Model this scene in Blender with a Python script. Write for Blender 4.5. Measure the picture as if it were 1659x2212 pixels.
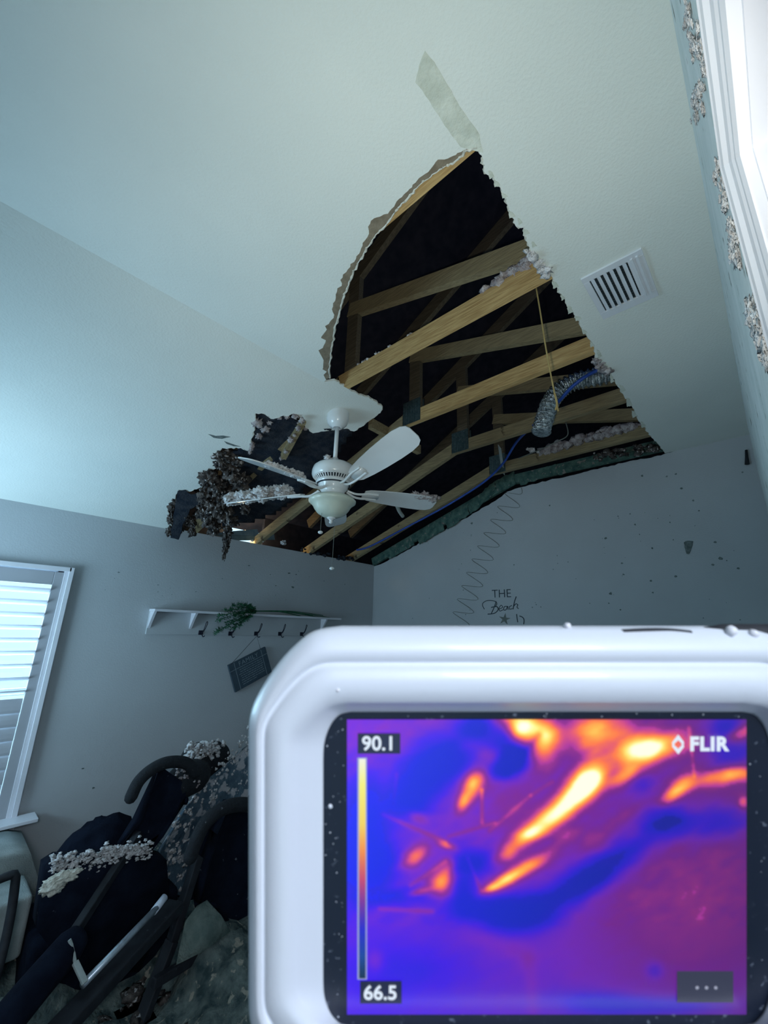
import bpy, bmesh, math, random
from mathutils import Vector, Matrix, noise, geometry
random.seed(7)
for o in list(bpy.data.objects): bpy.data.objects.remove(o)
S = bpy.context.scene
COL = S.collection
# ------------------------------------------------------------------ camera
EYE = Vector((0, 0, 1.72))
F = 890.8155
R = Matrix(((0.68200324, -0.21858576, -0.69791965),
            (-0.73078703, -0.16627277, -0.66204507),
            (0.02866859, 0.96154752, -0.27313821)))
CAMM = Matrix.Translation(EYE) @ R.to_4x4()
cd = bpy.data.cameras.new('camera')
cam = bpy.data.objects.new('camera', cd); COL.objects.link(cam)
cam.matrix_world = CAMM
cd.sensor_fit = 'VERTICAL'; cd.sensor_height = 24; cd.lens = 24 * F / 2212
cd.clip_start = 0.01; cd.clip_end = 100
cd.dof.use_dof = True; cd.dof.focus_distance = 2.6; cd.dof.aperture_fstop = 17
S.camera = cam
# ------------------------------------------------------------------ world, lights, exposure
S.view_settings.view_transform = 'Standard'; S.view_settings.look = 'None'
S.view_settings.gamma = 1; S.view_settings.use_curve_mapping = False
S.view_settings.exposure = 0.04
w = bpy.data.worlds.new('sky'); S.world = w; w.use_nodes = True
w.node_tree.nodes['Background'].inputs[0].default_value = (0.55, 0.84, 1.0, 1)
w.node_tree.nodes['Background'].inputs[1].default_value = 1.5

def light(name, kind, loc, target, power, color, size=0.1, size_y=None, spot=None, blend=0.5):
    d = bpy.data.lights.new(name, kind); d.energy = power; d.color = color
    if kind == 'AREA':
        d.size = size
        if size_y: d.shape = 'RECTANGLE'; d.size_y = size_y
    else: d.shadow_soft_size = size
    if kind == 'SPOT': d.spot_size = math.radians(spot); d.spot_blend = blend
    o = bpy.data.objects.new(name, d); COL.objects.link(o); o.location = loc
    if target is not None:
        o.rotation_euler = (Vector(target) - Vector(loc)).to_track_quat('-Z', 'Y').to_euler()
    return o
# daylight falling through the shuttered window
light('window_daylight', 'AREA', (-0.1, 3.72, 1.25), (0.1, 0.6, 2.1), 90, (0.50, 0.80, 1.0), 1.5, 1.5)
# added side light, set at an assumed, unseen window in the left wall
light('added_side_light', 'AREA', (-0.87, 2.8, 1.45), (-0.05, 3.05, 2.30), 33, (0.50, 0.79, 1.0), 0.9, 1.0)
# torch carried next to the thermal camera
light('torch', 'SPOT', CAMM @ Vector((-0.012, 0.006, -0.088)), CAMM @ Vector((0.05, 0.46, -1)), 42, (0.97, 0.98, 0.88), 0.012, None, 105, 1.0)
# hallway ceiling lamp behind the photographer
light('hall_lamp', 'AREA', (-0.55, -1.1, 2.30), (0.1, 0.0, 1.7), 24, (0.84, 0.92, 1.0), 0.5)
# weak blue fill added inside the attic to tint its dark parts
light('attic_blue_fill', 'AREA', (1.9, 0.3, 4.4), (2.0, 2.2, 3.0), 1.5, (0.22, 0.45, 1.0), 1.2)
light('eave_glow', 'POINT', (1.86, 3.56, 2.56), None, 9, (1.0, 0.72, 0.36), 0.04)

# ------------------------------------------------------------------ helpers
def ray(px, py):
    return (R @ Vector(((px - 829.5), -(py - 1106.0), -F))).normalized()
def Pz(px, py, z): d = ray(px, py); return EYE + d * ((z - EYE.z) / d.z)
def Px(px, py, x): d = ray(px, py); return EYE + d * (x / d.x)
def Py(px, py, y): d = ray(px, py); return EYE + d * (y / d.y)
XW, YW, YD, XL = 3.49, 3.445, -0.045, -0.75      # beach wall, window wall, door wall, left wall
ZC, YCR, ZW = 3.045, 1.66, 2.436                 # flat ceiling, crease, low end of the slope
KS = (ZC - ZW) / (YW - YCR)
def slope_z(y): return ZC - KS * max(0, y - YCR)
def Ps(px, py, off=0.0):                          # point on the sloped ceiling (off = below it)
    d = ray(px, py); t = (ZC - off + YCR * KS - EYE.z) / (d.z + KS * d.y); return EYE + d * t
def Pc(px, py, off=0.0):                          # point on the ceiling, flat or sloped
    p = Pz(px, py, ZC - off)
    return p if p.y <= YCR else Ps(px, py, off)

def nodes(name):
    m = bpy.data.materials.new(name); m.use_nodes = True
    return m, m.node_tree, m.node_tree.nodes['Principled BSDF']
def mat(name, c1, c2=None, scale=8, rough=0.6, metal=0, bump=0, bscale=None, detail=6, lo=0.35, hi=0.65, stretch=None, c3=None, s3=30, t3=0.62, emit=0, trans=0, coat=0):
    m, nt, b = nodes(name); L = nt.links
    b.inputs['Roughness'].default_value = rough; b.inputs['Metallic'].default_value = metal
    b.inputs['Coat Weight'].default_value = coat
    if rough >= .9: b.inputs['Specular IOR Level'].default_value = .12
    tc = nt.nodes.new('ShaderNodeTexCoord'); vec = tc.outputs['Object']
    if stretch:
        mp = nt.nodes.new('ShaderNodeMapping'); mp.inputs['Scale'].default_value = stretch
        L.new(vec, mp.inputs[0]); vec = mp.outputs[0]
    n = nt.nodes.new('ShaderNodeTexNoise'); n.inputs['Scale'].default_value = scale; n.inputs['Detail'].default_value = detail
    L.new(vec, n.inputs['Vector'])
    r = nt.nodes.new('ShaderNodeValToRGB'); r.color_ramp.elements[0].position = lo; r.color_ramp.elements[1].position = hi
    r.color_ramp.elements[0].color = (*c1, 1); r.color_ramp.elements[1].color = (*(c2 or c1), 1)
    L.new(n.outputs['Fac'], r.inputs[0]); col = r.outputs[0]
    if c3:
        n3 = nt.nodes.new('ShaderNodeTexNoise'); n3.inputs['Scale'].default_value = s3; n3.inputs['Detail'].default_value = 5
        L.new(tc.outputs['Object'], n3.inputs['Vector'])
        r3 = nt.nodes.new('ShaderNodeValToRGB'); r3.color_ramp.elements[0].position = t3; r3.color_ramp.elements[1].position = t3 + 0.05
        L.new(n3.outputs['Fac'], r3.inputs[0])
        mx = nt.nodes.new('ShaderNodeMix'); mx.data_type = 'RGBA'
        L.new(r3.outputs[0], mx.inputs[0]); L.new(col, mx.inputs[6]); mx.inputs[7].default_value = (*c3, 1); col = mx.outputs[2]
    L.new(col, b.inputs['Base Color'])
    if bump:
        nb = nt.nodes.new('ShaderNodeTexNoise'); nb.inputs['Scale'].default_value = bscale or scale * 4; nb.inputs['Detail'].default_value = 4
        L.new(vec, nb.inputs['Vector'])
        bp = nt.nodes.new('ShaderNodeBump'); bp.inputs['Strength'].default_value = bump; bp.inputs['Distance'].default_value = 0.01
        L.new(nb.outputs['Fac'], bp.inputs['Height']); L.new(bp.outputs[0], b.inputs['Normal'])
    if trans: b.inputs['Transmission Weight'].default_value = trans
    return m
def glow(name, c, s=1.0):
    m, nt, b = nodes(name); b.inputs['Base Color'].default_value = (0.01, 0.01, 0.01, 1)
    b.inputs['Emission Color'].default_value = (*c, 1); b.inputs['Emission Strength'].default_value = s
    b.inputs['Roughness'].default_value = 0.3; return m

M = dict(
    ceil=mat('painted_ceiling', (.72, .77, .74), (.80, .84, .80), 1.2, .9, bump=.18, bscale=110),
    wall=mat('painted_wall', (.46, .485, .51), (.50, .53, .56), 1.5, .85, bump=.15, bscale=120),
    doorwall=mat('dusty_wall', (.72, .77, .75), (.84, .87, .86), 9, .9, bump=.2, bscale=60, c3=(.18, .19, .15), s3=16, t3=.66),
    trim=mat('white_trim', (.70, .70, .76), (.76, .76, .82), 6, .35),
    gyps=mat('broken_gypsum', (.50, .50, .44), (.78, .78, .70), 60, .95, bump=.8, bscale=90),
    paper=mat('torn_brown_paper', (.20, .165, .12), (.27, .23, .17), 30, .95, bump=.4, bscale=80),
    paper2=mat('pale_torn_paper', (.58, .62, .54), (.70, .74, .66), 20, .95, bump=.5, bscale=60),
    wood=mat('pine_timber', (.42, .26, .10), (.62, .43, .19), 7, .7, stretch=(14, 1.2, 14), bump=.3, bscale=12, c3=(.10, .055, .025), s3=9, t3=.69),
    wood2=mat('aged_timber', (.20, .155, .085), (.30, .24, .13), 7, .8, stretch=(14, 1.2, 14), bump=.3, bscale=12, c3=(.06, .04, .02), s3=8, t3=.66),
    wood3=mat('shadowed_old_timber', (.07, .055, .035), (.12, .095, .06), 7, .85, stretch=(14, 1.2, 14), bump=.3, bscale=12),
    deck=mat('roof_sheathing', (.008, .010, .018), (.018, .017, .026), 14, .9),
    plate=mat('galvanised_plate', (.07, .12, .13), (.13, .19, .20), 40, .45, .7, bump=.5, bscale=90),
    shutter=mat('shutter_shade_grey', (.38, .39, .43), (.42, .43, .47), 5, .5),  # white shutters greyed here, their backlit shade put into the colour
    fan=mat('white_enamel', (.70, .74, .76), (.76, .80, .82), 5, .22, coat=.4),
    fanglass=mat('frosted_bowl', (.56, .62, .54), (.64, .70, .60), 12, .3, coat=.3),
    fluff=mat('blown_insulation', (.52, .51, .52), (.82, .82, .84), 40, 1, bump=1, bscale=120),
    pink=mat('pinkish_insulation', (.30, .26, .27), (.58, .54, .55), 35, 1, bump=1, bscale=120),
    dirty=mat('dirty_insulation', (.012, .013, .016), (.15, .13, .12), 26, 1, bump=1, bscale=90, c3=(.55, .53, .53), s3=34, t3=.60),
    darkflap=mat('wet_backing_paper', (.012, .018, .03), (.035, .04, .05), 20, .95, bump=.6),
    green=mat('greenish_board', (.045, .10, .09), (.11, .19, .16), 18, .9, bump=.7, bscale=50, c3=(.25, .24, .22), s3=30, t3=.62),
    foil=mat('foil_duct', (.22, .25, .27), (.70, .74, .76), 60, .16, 1, bump=1, bscale=130),
    blue=mat('blue_cable', (.01, .05, .28), (.02, .08, .40), 10, .45),
    yellow=mat('tan_cord', (.26, .19, .07), (.34, .26, .1), 30, .8),
    wire=mat('grey_wire', (.12, .14, .13), (.18, .2, .18), 20, .6),
    paleplast=mat('pale_pipe', (.40, .44, .40), (.5, .54, .5), 20, .5),
    metal=mat('steel_channel', (.20, .32, .38), (.32, .46, .52), 20, .4, .5),
    black=mat('black_metal', (.006, .008, .014), (.014, .018, .026), 25, .7, c3=(.10, .12, .14), s3=30, t3=.70),
    foam=mat('black_foam', (.004, .007, .012), (.010, .014, .020), 60, .85, bump=.5, bscale=150, c3=(.30, .32, .36), s3=28, t3=.68),
    vinyl=mat('dark_upholstery', (.003, .005, .013), (.006, .010, .022), 14, .95, bump=.3, c3=(.14, .16, .19), s3=26, t3=.71),
    cloth=mat('grey_blue_cloth', (.07, .12, .17), (.12, .19, .25), 20, .95, bump=.6, bscale=60, c3=(.48, .50, .54), s3=14, t3=.53),
    sofa=mat('pale_upholstery', (.32, .37, .37), (.42, .48, .48), 12, .95, bump=.4, bscale=200),
    silver=mat('brushed_silver', (.42, .50, .58), (.60, .68, .78), 30, .35, .6),
    pole=mat('white_sleeve', (.62, .68, .82), (.72, .78, .9), 30, .5),
    board=mat('broken_board', (.12, .17, .16), (.20, .25, .23), 18, .95, bump=.6),
    carpet=mat('littered_carpet', (.04, .065, .07), (.17, .21, .20), 16, 1, bump=1, bscale=70, c3=(.34, .33, .28), s3=21, t3=.60),
    leaf=mat('faux_leaves', (.012, .09, .045), (.03, .17, .08), 30, .6),
    ink=mat('dark_lettering', (.03, .05, .07), (.04, .06, .08), 10, .8),
    sign=mat('dark_sign_face', (.035, .06, .085), (.05, .08, .11), 15, .7),
    signink=mat('faded_sign_print', (.20, .26, .30), (.24, .3, .34), 15, .8),
    hook=mat('dark_iron', (.012, .014, .03), (.02, .022, .04), 20, .5, .5),
    scrap=mat('dark_scrap', (.10, .13, .13), (.20, .24, .24), 60, .95),
    housing=mat('pale_housing', (.60, .64, .72), (.66, .70, .78), 4, .42, coat=.2),
    vent=mat('white_register', (.66, .70, .76), (.72, .76, .82), 8, .4),
    ventdark=mat('vent_slot_shade', (.01, .02, .03), (.02, .03, .045), 8, .8),  # near-black tone standing for the shade inside vent slots
    bezel=mat('black_bezel_glass', (.002, .005, .016), (.005, .010, .024), 5, .4, c3=(.10, .12, .16), s3=900, t3=.66),
    yard=mat('garden_ground', (.2, .25, .2), (.3, .32, .28), 1, .9),
)
def glassmat():
    m, nt, b = nodes('window_glass'); n = nt.nodes
    out = [x for x in n if x.type == 'OUTPUT_MATERIAL'][0]
    t = n.new('ShaderNodeBsdfTransparent'); g = n.new('ShaderNodeBsdfGlossy'); g.inputs['Roughness'].default_value = .02
    t.inputs[0].default_value = (.93, .97, .98, 1)
    mx = n.new('ShaderNodeMixShader'); fr = n.new('ShaderNodeFresnel'); nt.links.new(fr.outputs[0], mx.inputs[0])
    nt.links.new(t.outputs[0], mx.inputs[1]); nt.links.new(g.outputs[0], mx.inputs[2]); nt.links.new(mx.outputs[0], out.inputs[0]); return m
M['glass'] = glassmat()

def empty(name, loc=(0, 0, 0), label=None, cat=None, group=None, kind=None, mw=None):
    o = bpy.data.objects.new(name, None); COL.objects.link(o); o.location = loc; o.empty_display_size = .05
    if mw is not None: o.matrix_world = mw
    return tag(o, label, cat, group, kind)
def tag(o, label=None, cat=None, group=None, kind=None):
    if label: o['label'] = label
    if cat: o['category'] = cat
    if group: o['group'] = group
    if kind: o['kind'] = kind
    return o
def obj(name, bm, m, parent=None, smooth=False, **kw):
    me = bpy.data.meshes.new(name)
    if isinstance(bm, bmesh.types.BMesh):
        bmesh.ops.recalc_face_normals(bm, faces=bm.faces); bm.to_mesh(me); bm.free()
    else: me = bm
    me.materials.clear()
    for x in (m if isinstance(m, (list, tuple)) else [m]): me.materials.append(x)
    if smooth: me.polygons.foreach_set('use_smooth', [True] * len(me.polygons))
    o = bpy.data.objects.new(name, me); COL.objects.link(o)
    if parent is not None:
        o.parent = parent
    return tag(o, **kw)
def rel(p, root): return Vector(p) - root.location
def box(bm, lo, hi, bevel=0, mw=None):
    r = bmesh.ops.create_cube(bm, size=1); vs = r['verts']
    lo = Vector(lo); hi = Vector(hi)
    for v in vs: v.co = Vector(((v.co.x + .5) * (hi.x - lo.x) + lo.x, (v.co.y + .5) * (hi.y - lo.y) + lo.y, (v.co.z + .5) * (hi.z - lo.z) + lo.z))
    if bevel:
        es = list({e for v in vs for e in v.link_edges})
        r2 = bmesh.ops.bevel(bm, geom=es, offset=bevel, segments=3, affect='EDGES', profile=.5)
        vs = list({v for f in r2['faces'] for v in f.verts} | {v for v in vs if v.is_valid})
    if mw is not None:
        for v in vs: v.co = mw @ v.co
    return vs
def BM(): return bmesh.new()
def beam(bm, a, b, wd, ht, up=(0, 0, 1), bevel=.0):      # rectangular bar from a to b
    a = Vector(a); b = Vector(b); d = (b - a).normalized(); up = Vector(up)
    s = d.cross(up).normalized(); u = s.cross(d).normalized()
    mw = Matrix((( s.x, d.x, u.x, a.x), (s.y, d.y, u.y, a.y), (s.z, d.z, u.z, a.z), (0, 0, 0, 1)))
    box(bm, (-wd / 2, 0, -ht / 2), (wd / 2, (b - a).length, ht / 2), bevel, mw)
def tube(bm, pts, r, seg=10, cap=True):
    pts = [Vector(p) for p in pts]; n = len(pts); rs = r if isinstance(r, (list, tuple)) else [r] * n
    rings = []; prev = None
    for i, p in enumerate(pts):
        d = (pts[min(i + 1, n - 1)] - pts[max(i - 1, 0)]).normalized()
        if prev is None:
            prev = d.orthogonal().normalized()
        prev = (prev - d * prev.dot(d)).normalized(); q = d.cross(prev)
        rings.append([bm.verts.new(p + (prev * math.cos(t) + q * math.sin(t)) * rs[i]) for t in [2 * math.pi * k / seg for k in range(seg)]])
    for A, B in zip(rings, rings[1:]):
        for k in range(seg): bm.faces.new((A[k], A[(k + 1) % seg], B[(k + 1) % seg], B[k]))
    if cap: bm.faces.new(rings[0][::-1]); bm.faces.new(rings[-1])
def smooth_path(pts, n=8):
    pts = [Vector(p) for p in pts]; out = []
    for i in range(len(pts) - 1):
        p0 = pts[max(i - 1, 0)]; p1 = pts[i]; p2 = pts[i + 1]; p3 = pts[min(i + 2, len(pts) - 1)]
        for k in range(n):
            t = k / n
            out.append(.5 * ((2 * p1) + (p2 - p0) * t + (2 * p0 - 5 * p1 + 4 * p2 - p3) * t * t + (3 * p1 - p0 - 3 * p2 + p3) * t ** 3))
    out.append(pts[-1]); return out
def foamtube(bm, pts, r, seg=12):
    p = smooth_path(pts, 8); n = len(p)
    rs = [r] * n
    a = (p[0] - p[1]).normalized(); b = (p[-1] - p[-2]).normalized()
    p = [p[0] + a * r * .9, p[0] + a * r * .6] + p + [p[-1] + b * r * .6, p[-1] + b * r * .9]
    tube(bm, p, [r * .35, r * .8] + rs + [r * .8, r * .35], seg)
def lathe(bm, prof, seg=40, mw=None):
    rings = []
    for r, z in prof:
        rings.append([bm.verts.new(((mw or Matrix()) @ Vector((r * math.cos(2 * math.pi * k / seg), r * math.sin(2 * math.pi * k / seg), z)))) for k in range(seg)])
    for A, B in zip(rings, rings[1:]):
        for k in range(seg): bm.faces.new((A[k], A[(k + 1) % seg], B[(k + 1) % seg], B[k]))
    bm.faces.new(rings[0][::-1]); bm.faces.new(rings[-1])
def plate(bm, pts, off):                                 # extruded polygon, any planar outline
    pts = [Vector(p) for p in pts]; off = Vector(off)
    tris = geometry.tessellate_polygon([pts])
    A = [bm.verts.new(p) for p in pts]; B = [bm.verts.new(p + off) for p in pts]
    for t in tris:
        try: bm.faces.new([A[i] for i in t]); bm.faces.new([B[i] for i in reversed(t)])
        except ValueError: pass
    n = len(pts)
    for i in range(n):
        j = (i + 1) % n
        bm.faces.new((A[i], A[j], B[j], B[i]))
def ragged(pts, step=7, amp=2.5, rnd=random, seedk=0):   # pixel outline -> torn outline
    out = []
    for (x0, y0), (x1, y1) in zip(pts, pts[1:]):
        L = math.hypot(x1 - x0, y1 - y0); n = max(1, int(L / step)); nx, ny = -(y1 - y0) / L, (x1 - x0) / L
        for k in range(n):
            t = k / n; a = 0 if k == 0 else rnd.uniform(-amp, amp)
            out.append((x0 + (x1 - x0) * t + nx * a, y0 + (y1 - y0) * t + ny * a))
    out.append(pts[-1]); return out
def fluffball(bm, c, r, sub=3, sq=(1, 1, 1), amp=.45, freq=2.2):
    q = bmesh.ops.create_icosphere(bm, subdivisions=sub, radius=1)
    o = Vector((random.random() * 50, random.random() * 50, 0)); c = Vector(c)
    for v in q['verts']:
        d = v.co.normalized()
        k = 1 + amp * noise.fractal(d * freq + o, 1.0, 2.0, 5) * 1.5 + .12 * noise.noise(d * 14 + o)
        v.co = Vector((d.x * sq[0], d.y * sq[1], d.z * sq[2])) * r * max(.25, k) + c
def fluffs(name, spots, m, sub=3, amp=.5, parent=None, freq=2.4, **kw):
    bm = BM()
    for s in spots:
        c, r = s[0], s[1]; sq = s[2] if len(s) > 2 else (1, 1, .8)
        fluffball(bm, c, r, sub, sq, amp, freq)
    return obj(name, bm, m, parent, True, **kw)
def text_mesh(name, body, size, m, mw, depth=.001, parent=None, shear=0, space=1.0, bold=0, align='CENTER', **kw):
    c = bpy.data.curves.new(name, 'FONT'); c.body = body; c.size = size; c.extrude = depth; c.shear = shear
    c.align_x = align; c.align_y = 'CENTER'; c.space_character = space; c.offset = bold
    t = bpy.data.objects.new('tmp', c); COL.objects.link(t)
    bpy.context.view_layer.update()
    me = bpy.data.meshes.new_from_object(t.evaluated_get(bpy.context.evaluated_depsgraph_get()))
    bpy.data.objects.remove(t); me.name = name
    me.transform(mw)
    return obj(name, me, m, parent, **kw)
def ST(name, bm, m, parent=None, **kw): return obj(name, bm, m, parent, kind='structure', **kw)

# ------------------------------------------------------------------ ceiling with its hole
TH = .013
edge_left = [(1030, 322), (1008, 326), (984, 348), (950, 366), (905, 402), (868, 440), (838, 480), (812, 508), (786, 548), (762, 592),
             (744, 636), (732, 680), (722, 715), (716, 760), (710, 800), (712, 818)]
edge_right = [(1030, 322), (1042, 340), (1048, 374), (1062, 380), (1078, 402), (1093, 436), (1108, 468), (1116, 490), (1131, 492), (1136, 520), (1150, 552), (1163, 556), (1188, 590), (1198, 612),
              (1214, 640), (1224, 655), (1248, 690), (1265, 722), (1284, 752), (1290, 780), (1318, 806), (1345, 850), (1366, 880), (1384, 914), (1412, 948), (1434, 976)]
rl = ragged(edge_left, 6, 1.6); rr = ragged(edge_right, 4, 2.4)
flat = [(XL, YD), (XW, YD)]
flat2 = [Pz(x, y, ZC) for x, y in rr[::-1]]; flat2[0].x = XW
left3 = [Pz(x, y, ZC) for x, y in rl[1:]]; left3[-1].y = YCR
poly = [Vector((a, b, ZC)) for a, b in flat] + flat2 + left3 + [Vector((XL, YCR, ZC))]
bm = BM(); plate(bm, poly, (0, 0, TH))
# sloped part
edge_s = [(722, 822), (745, 836), (770, 850), (800, 862), (826, 880), (822, 892), (800, 908), (780, 922), (765, 932), (748, 926),
          (700, 932), (676, 936), (660, 925), (655, 905), (640, 895), (612, 898), (585, 905), (565, 893), (552, 893), (550, 925), (538, 975),
          (520, 968), (480, 968), (468, 985), (470, 1010), (445, 1018), (430, 1030), (436, 1055), (402, 1062), (385, 1058), (378, 1080), (362, 1100), (368, 1130), (372, 1150)]
rs = ragged(edge_s, 5, 2.2)
sl = [Ps(x, y) for x, y in rs]; sl[-1].y = YW; sl[-1].z = ZW
sp = [Vector((XL, YCR, ZC)), left3[-1].copy()] + sl + [Vector((XL, YW, ZW))]
plate(bm, sp, (0, 0, TH))
ceiling = ST('ceiling', bm, M['ceil'])
# broken gypsum lip round the hole (the snapped core of the board)
bm = BM()
for k in range(1):
    for lst, f, wdt in ((rl, Pz, .006), (rr, Pz, .0045), (rs, None, .005)):
        pts = [(f(x, y, ZC - .001) if f else Ps(x, y, .001)) for x, y in lst]
        for p in pts: p.z += .006
        pts = [p + Vector((random.uniform(-1, 1), random.uniform(-1, 1), random.uniform(-.6, .6))) * .003 for p in pts]
        tube(bm, pts, [wdt * random.uniform(.7, 1.15) for _ in pts], 6)
obj('broken_gypsum_edge', bm, M['gyps'], ceiling, label='crumbling pale gypsum edge of the hole')
zig = [(1008, 322), (985, 335), (960, 345), (946, 345), (925, 372), (905, 385), (890, 405), (862, 430), (838, 462), (825, 466), (808, 472), (795, 490), (797, 505),
       (788, 520), (776, 548), (765, 566), (748, 588), (740, 600), (738, 618), (728, 630), (724, 650), (717, 668), (722, 680), (710, 700), (706, 712), (694, 728), (704, 735), (697, 752),
       (692, 765), (699, 778), (698, 795), (706, 803), (704, 820)]
z2 = []
for (x0, y0), (x1, y1) in zip(zig, zig[1:]):
    n = max(2, int(math.hypot(x1 - x0, y1 - y0) / 6))
    for k in range(n):
        t = k / n; a = (random.uniform(-7, 2.5) if y0 > 560 else random.uniform(-3, 1.5)) * (k % 2)
        z2.append((x0 + (x1 - x0) * t + a, y0 + (y1 - y0) * t + a * .25))
z2.append(zig[-1])
inner = [(x, y) for x, y in rl if y > 325]
bm = BM(); plate(bm, [Pz(x, y, ZC - .0006) for x, y in z2] + [Pz(x - 1.5, y - 1, ZC - .0006) for x, y in inner[::-1]], (0, 0, .0012))
obj('torn_paper_band', bm, M['paper'], ceiling, label='jagged brown band where the face paper tore off')
# seam tape scar leading to the hole, and ragged tape along the straight edge
bm = BM(); tp = ragged([(918, 110), (938, 134), (962, 176), (1000, 240), (1036, 292), (1044, 330), (1012, 322), (995, 318), (975, 292), (940, 240), (912, 195), (897, 178), (906, 140), (918, 110)], 12, 1.2)[:-1]
plate(bm, [Pz(x, y, ZC - .0006) for x, y in tp], (0, 0, .001))
for i in range(22):
    t = i / 21; x = 1050 + t * 330; y = 372 + t * 545 + random.uniform(-8, 8); x += random.uniform(0, 6)
    wv, hv = random.uniform(4, 9), random.uniform(6, 16)
    q = ragged([(x, y), (x + wv, y + 2), (x + wv + 6, y + hv), (x + 2, y + hv + 4), (x, y)], 3, 1.2)[:-1]
    plate(bm, [Pz(a, b, ZC - .0009) for a, b in q], (0, 0, .0012))
obj('seam_tape', bm, M['paper2'], ceiling, label='yellowed drywall tape scar')

# ------------------------------------------------------------------ walls, floor, hall
def wall_box(name, lo, hi, m, parent=None):
    bm = BM(); box(bm, lo, hi); return ST(name, bm, m, parent)
# window wall with an opening
WX0, WX1, WZ0, WZ1 = -0.65, 0.585, 0.545, 2.04
bm = BM()
box(bm, (XL - .1, YW, 0), (WX0, YW + .14, ZW + .02)); box(bm, (WX1, YW, 0), (XW, YW + .14, ZW + .012))
box(bm, (WX0, YW, 0), (WX1, YW + .14, WZ0)); box(bm, (WX0, YW, WZ1), (WX1, YW + .14, ZW + .02))
ST('wall_back', bm, M['wall'])
# beach wall: pentagonal top following the ceiling, torn edge
top = [(1660, 931), (1610, 942), (1520, 962), (1434, 981), (1400, 990), (1360, 996), (1320, 1006), (1283, 1014), (1240, 1026), (1200, 1034), (1150, 1046), (1112, 1056), (1096, 1062), (1070, 1082), (1040, 1098), (1010, 1118), (980, 1132), (960, 1146), (930, 1160), (880, 1188), (850, 1204), (822, 1219)]
tt = [Px(x, y, XW) for x, y in ragged(top, 7, 1.3)]
tt = [p for p in tt if p.y > 0.345]
pl = [Vector((XW, YD - .1, 0)), Vector((XW, YD - .1, ZC + .013)), Vector((XW, .34, ZC + .01))] + tt + [Vector((XW, YW, tt[-1].z - .015)), Vector((XW, YW, 0))]
bm = BM(); plate(bm, pl, (.012, 0, 0)); box(bm, (XW + .012, YD, 0), (XW + .1, YW + .14, 2.35))
ST('wall_right', bm, M['wall'])
bm = BM(); box(bm, (XL - .1, YD - .1, 0), (XL, 2.25, ZC + .02)); box(bm, (XL - .1, 3.25, 0), (XL, YW + .14, ZC + .02)); box(bm, (XL - .1, 2.25, 0), (XL, 3.25, .9)); box(bm, (XL - .1, 2.25, 2.0), (XL, 3.25, ZC + .02))
ST('wall_left', bm, M['wall'])
win2 = empty('assumed_window_2', (XL, 2.75, .9), kind='structure')  # assumed window, unseen, put in for the added side light
bm = BM()
for lo, hi in (((-.09, -.5, 0), (-.05, -.45, 1.1)), ((-.09, .45, 0), (-.05, .5, 1.1)), ((-.09, -.5, 0), (-.05, .5, .05)), ((-.09, -.5, 1.05), (-.05, .5, 1.1))): box(bm, lo, hi)
obj('window_frame', bm, M['trim'], win2)
# door wall with doorway
DX0, DX1, DZ = -.455, .345, 2.075
bm = BM()
box(bm, (XL, YD - .115, 0), (DX0 - .02, YD, ZC + .013)); box(bm, (DX1 + .02, YD - .115, 0), (XW, YD, ZC + .013)); box(bm, (DX0 - .02, YD - .115, DZ + .02), (DX1 + .02, YD, ZC + .013))
ST('wall_front', bm, M['doorwall'])
bm = BM(); box(bm, (XL - .1, -2.2, -.05), (XW + .1, YW + .14, 0)); ST('floor', bm, M['carpet'])
door = empty('door_1', (0, YD, 0), kind='structure')
bm = BM()   # jamb
box(bm, (DX1, -.12, 0), (DX1 + .02, .002, DZ + .02)); box(bm, (DX0 - .02, -.12, 0), (DX0, .002, DZ + .02)); box(bm, (DX0, -.12, DZ), (DX1, .002, DZ + .02))
obj('jamb', bm, M['trim'], door)
def casing_profile():   # (distance outward from opening, projection)
    return [(0.006, 0), (.006, .009), (.012, .011), (.020, .011), (.024, .0125), (.034, .0135), (.040, .0165), (.047, .0175), (.052, .0155), (.058, .018), (.063, .0165), (.066, .012), (.066, 0)]
prof = casing_profile()
bm = BM(); rings = []
for d, h in prof:
    rings.append([bm.verts.new((DX0 - d, h, 0)), bm.verts.new((DX0 - d, h, DZ + d)), bm.verts.new((DX1 + d, h, DZ + d)), bm.verts.new((DX1 + d, h, 0))])
for A, B in zip(rings, rings[1:]):
    for k in range(3): bm.faces.new((A[k], A[k + 1], B[k + 1], B[k]))
obj('casing', bm, M['trim'], door)
# hallway behind the photographer
bm = BM(); box(bm, (-1.4, -2.3, 0), (1.3, -2.2, 2.5)); box(bm, (-1.4, -2.2, 0), (-1.3, YD - .11, 2.5)); box(bm, (1.2, -2.2, 0), (1.3, YD - .11, 2.5)); ST('wall_hall', bm, M['trim'])
bm = BM(); box(bm, (-1.4, -2.3, 2.5), (1.3, YD - .11, 2.55)); ST('trim_hall_ceiling', bm, M['trim'])

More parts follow.
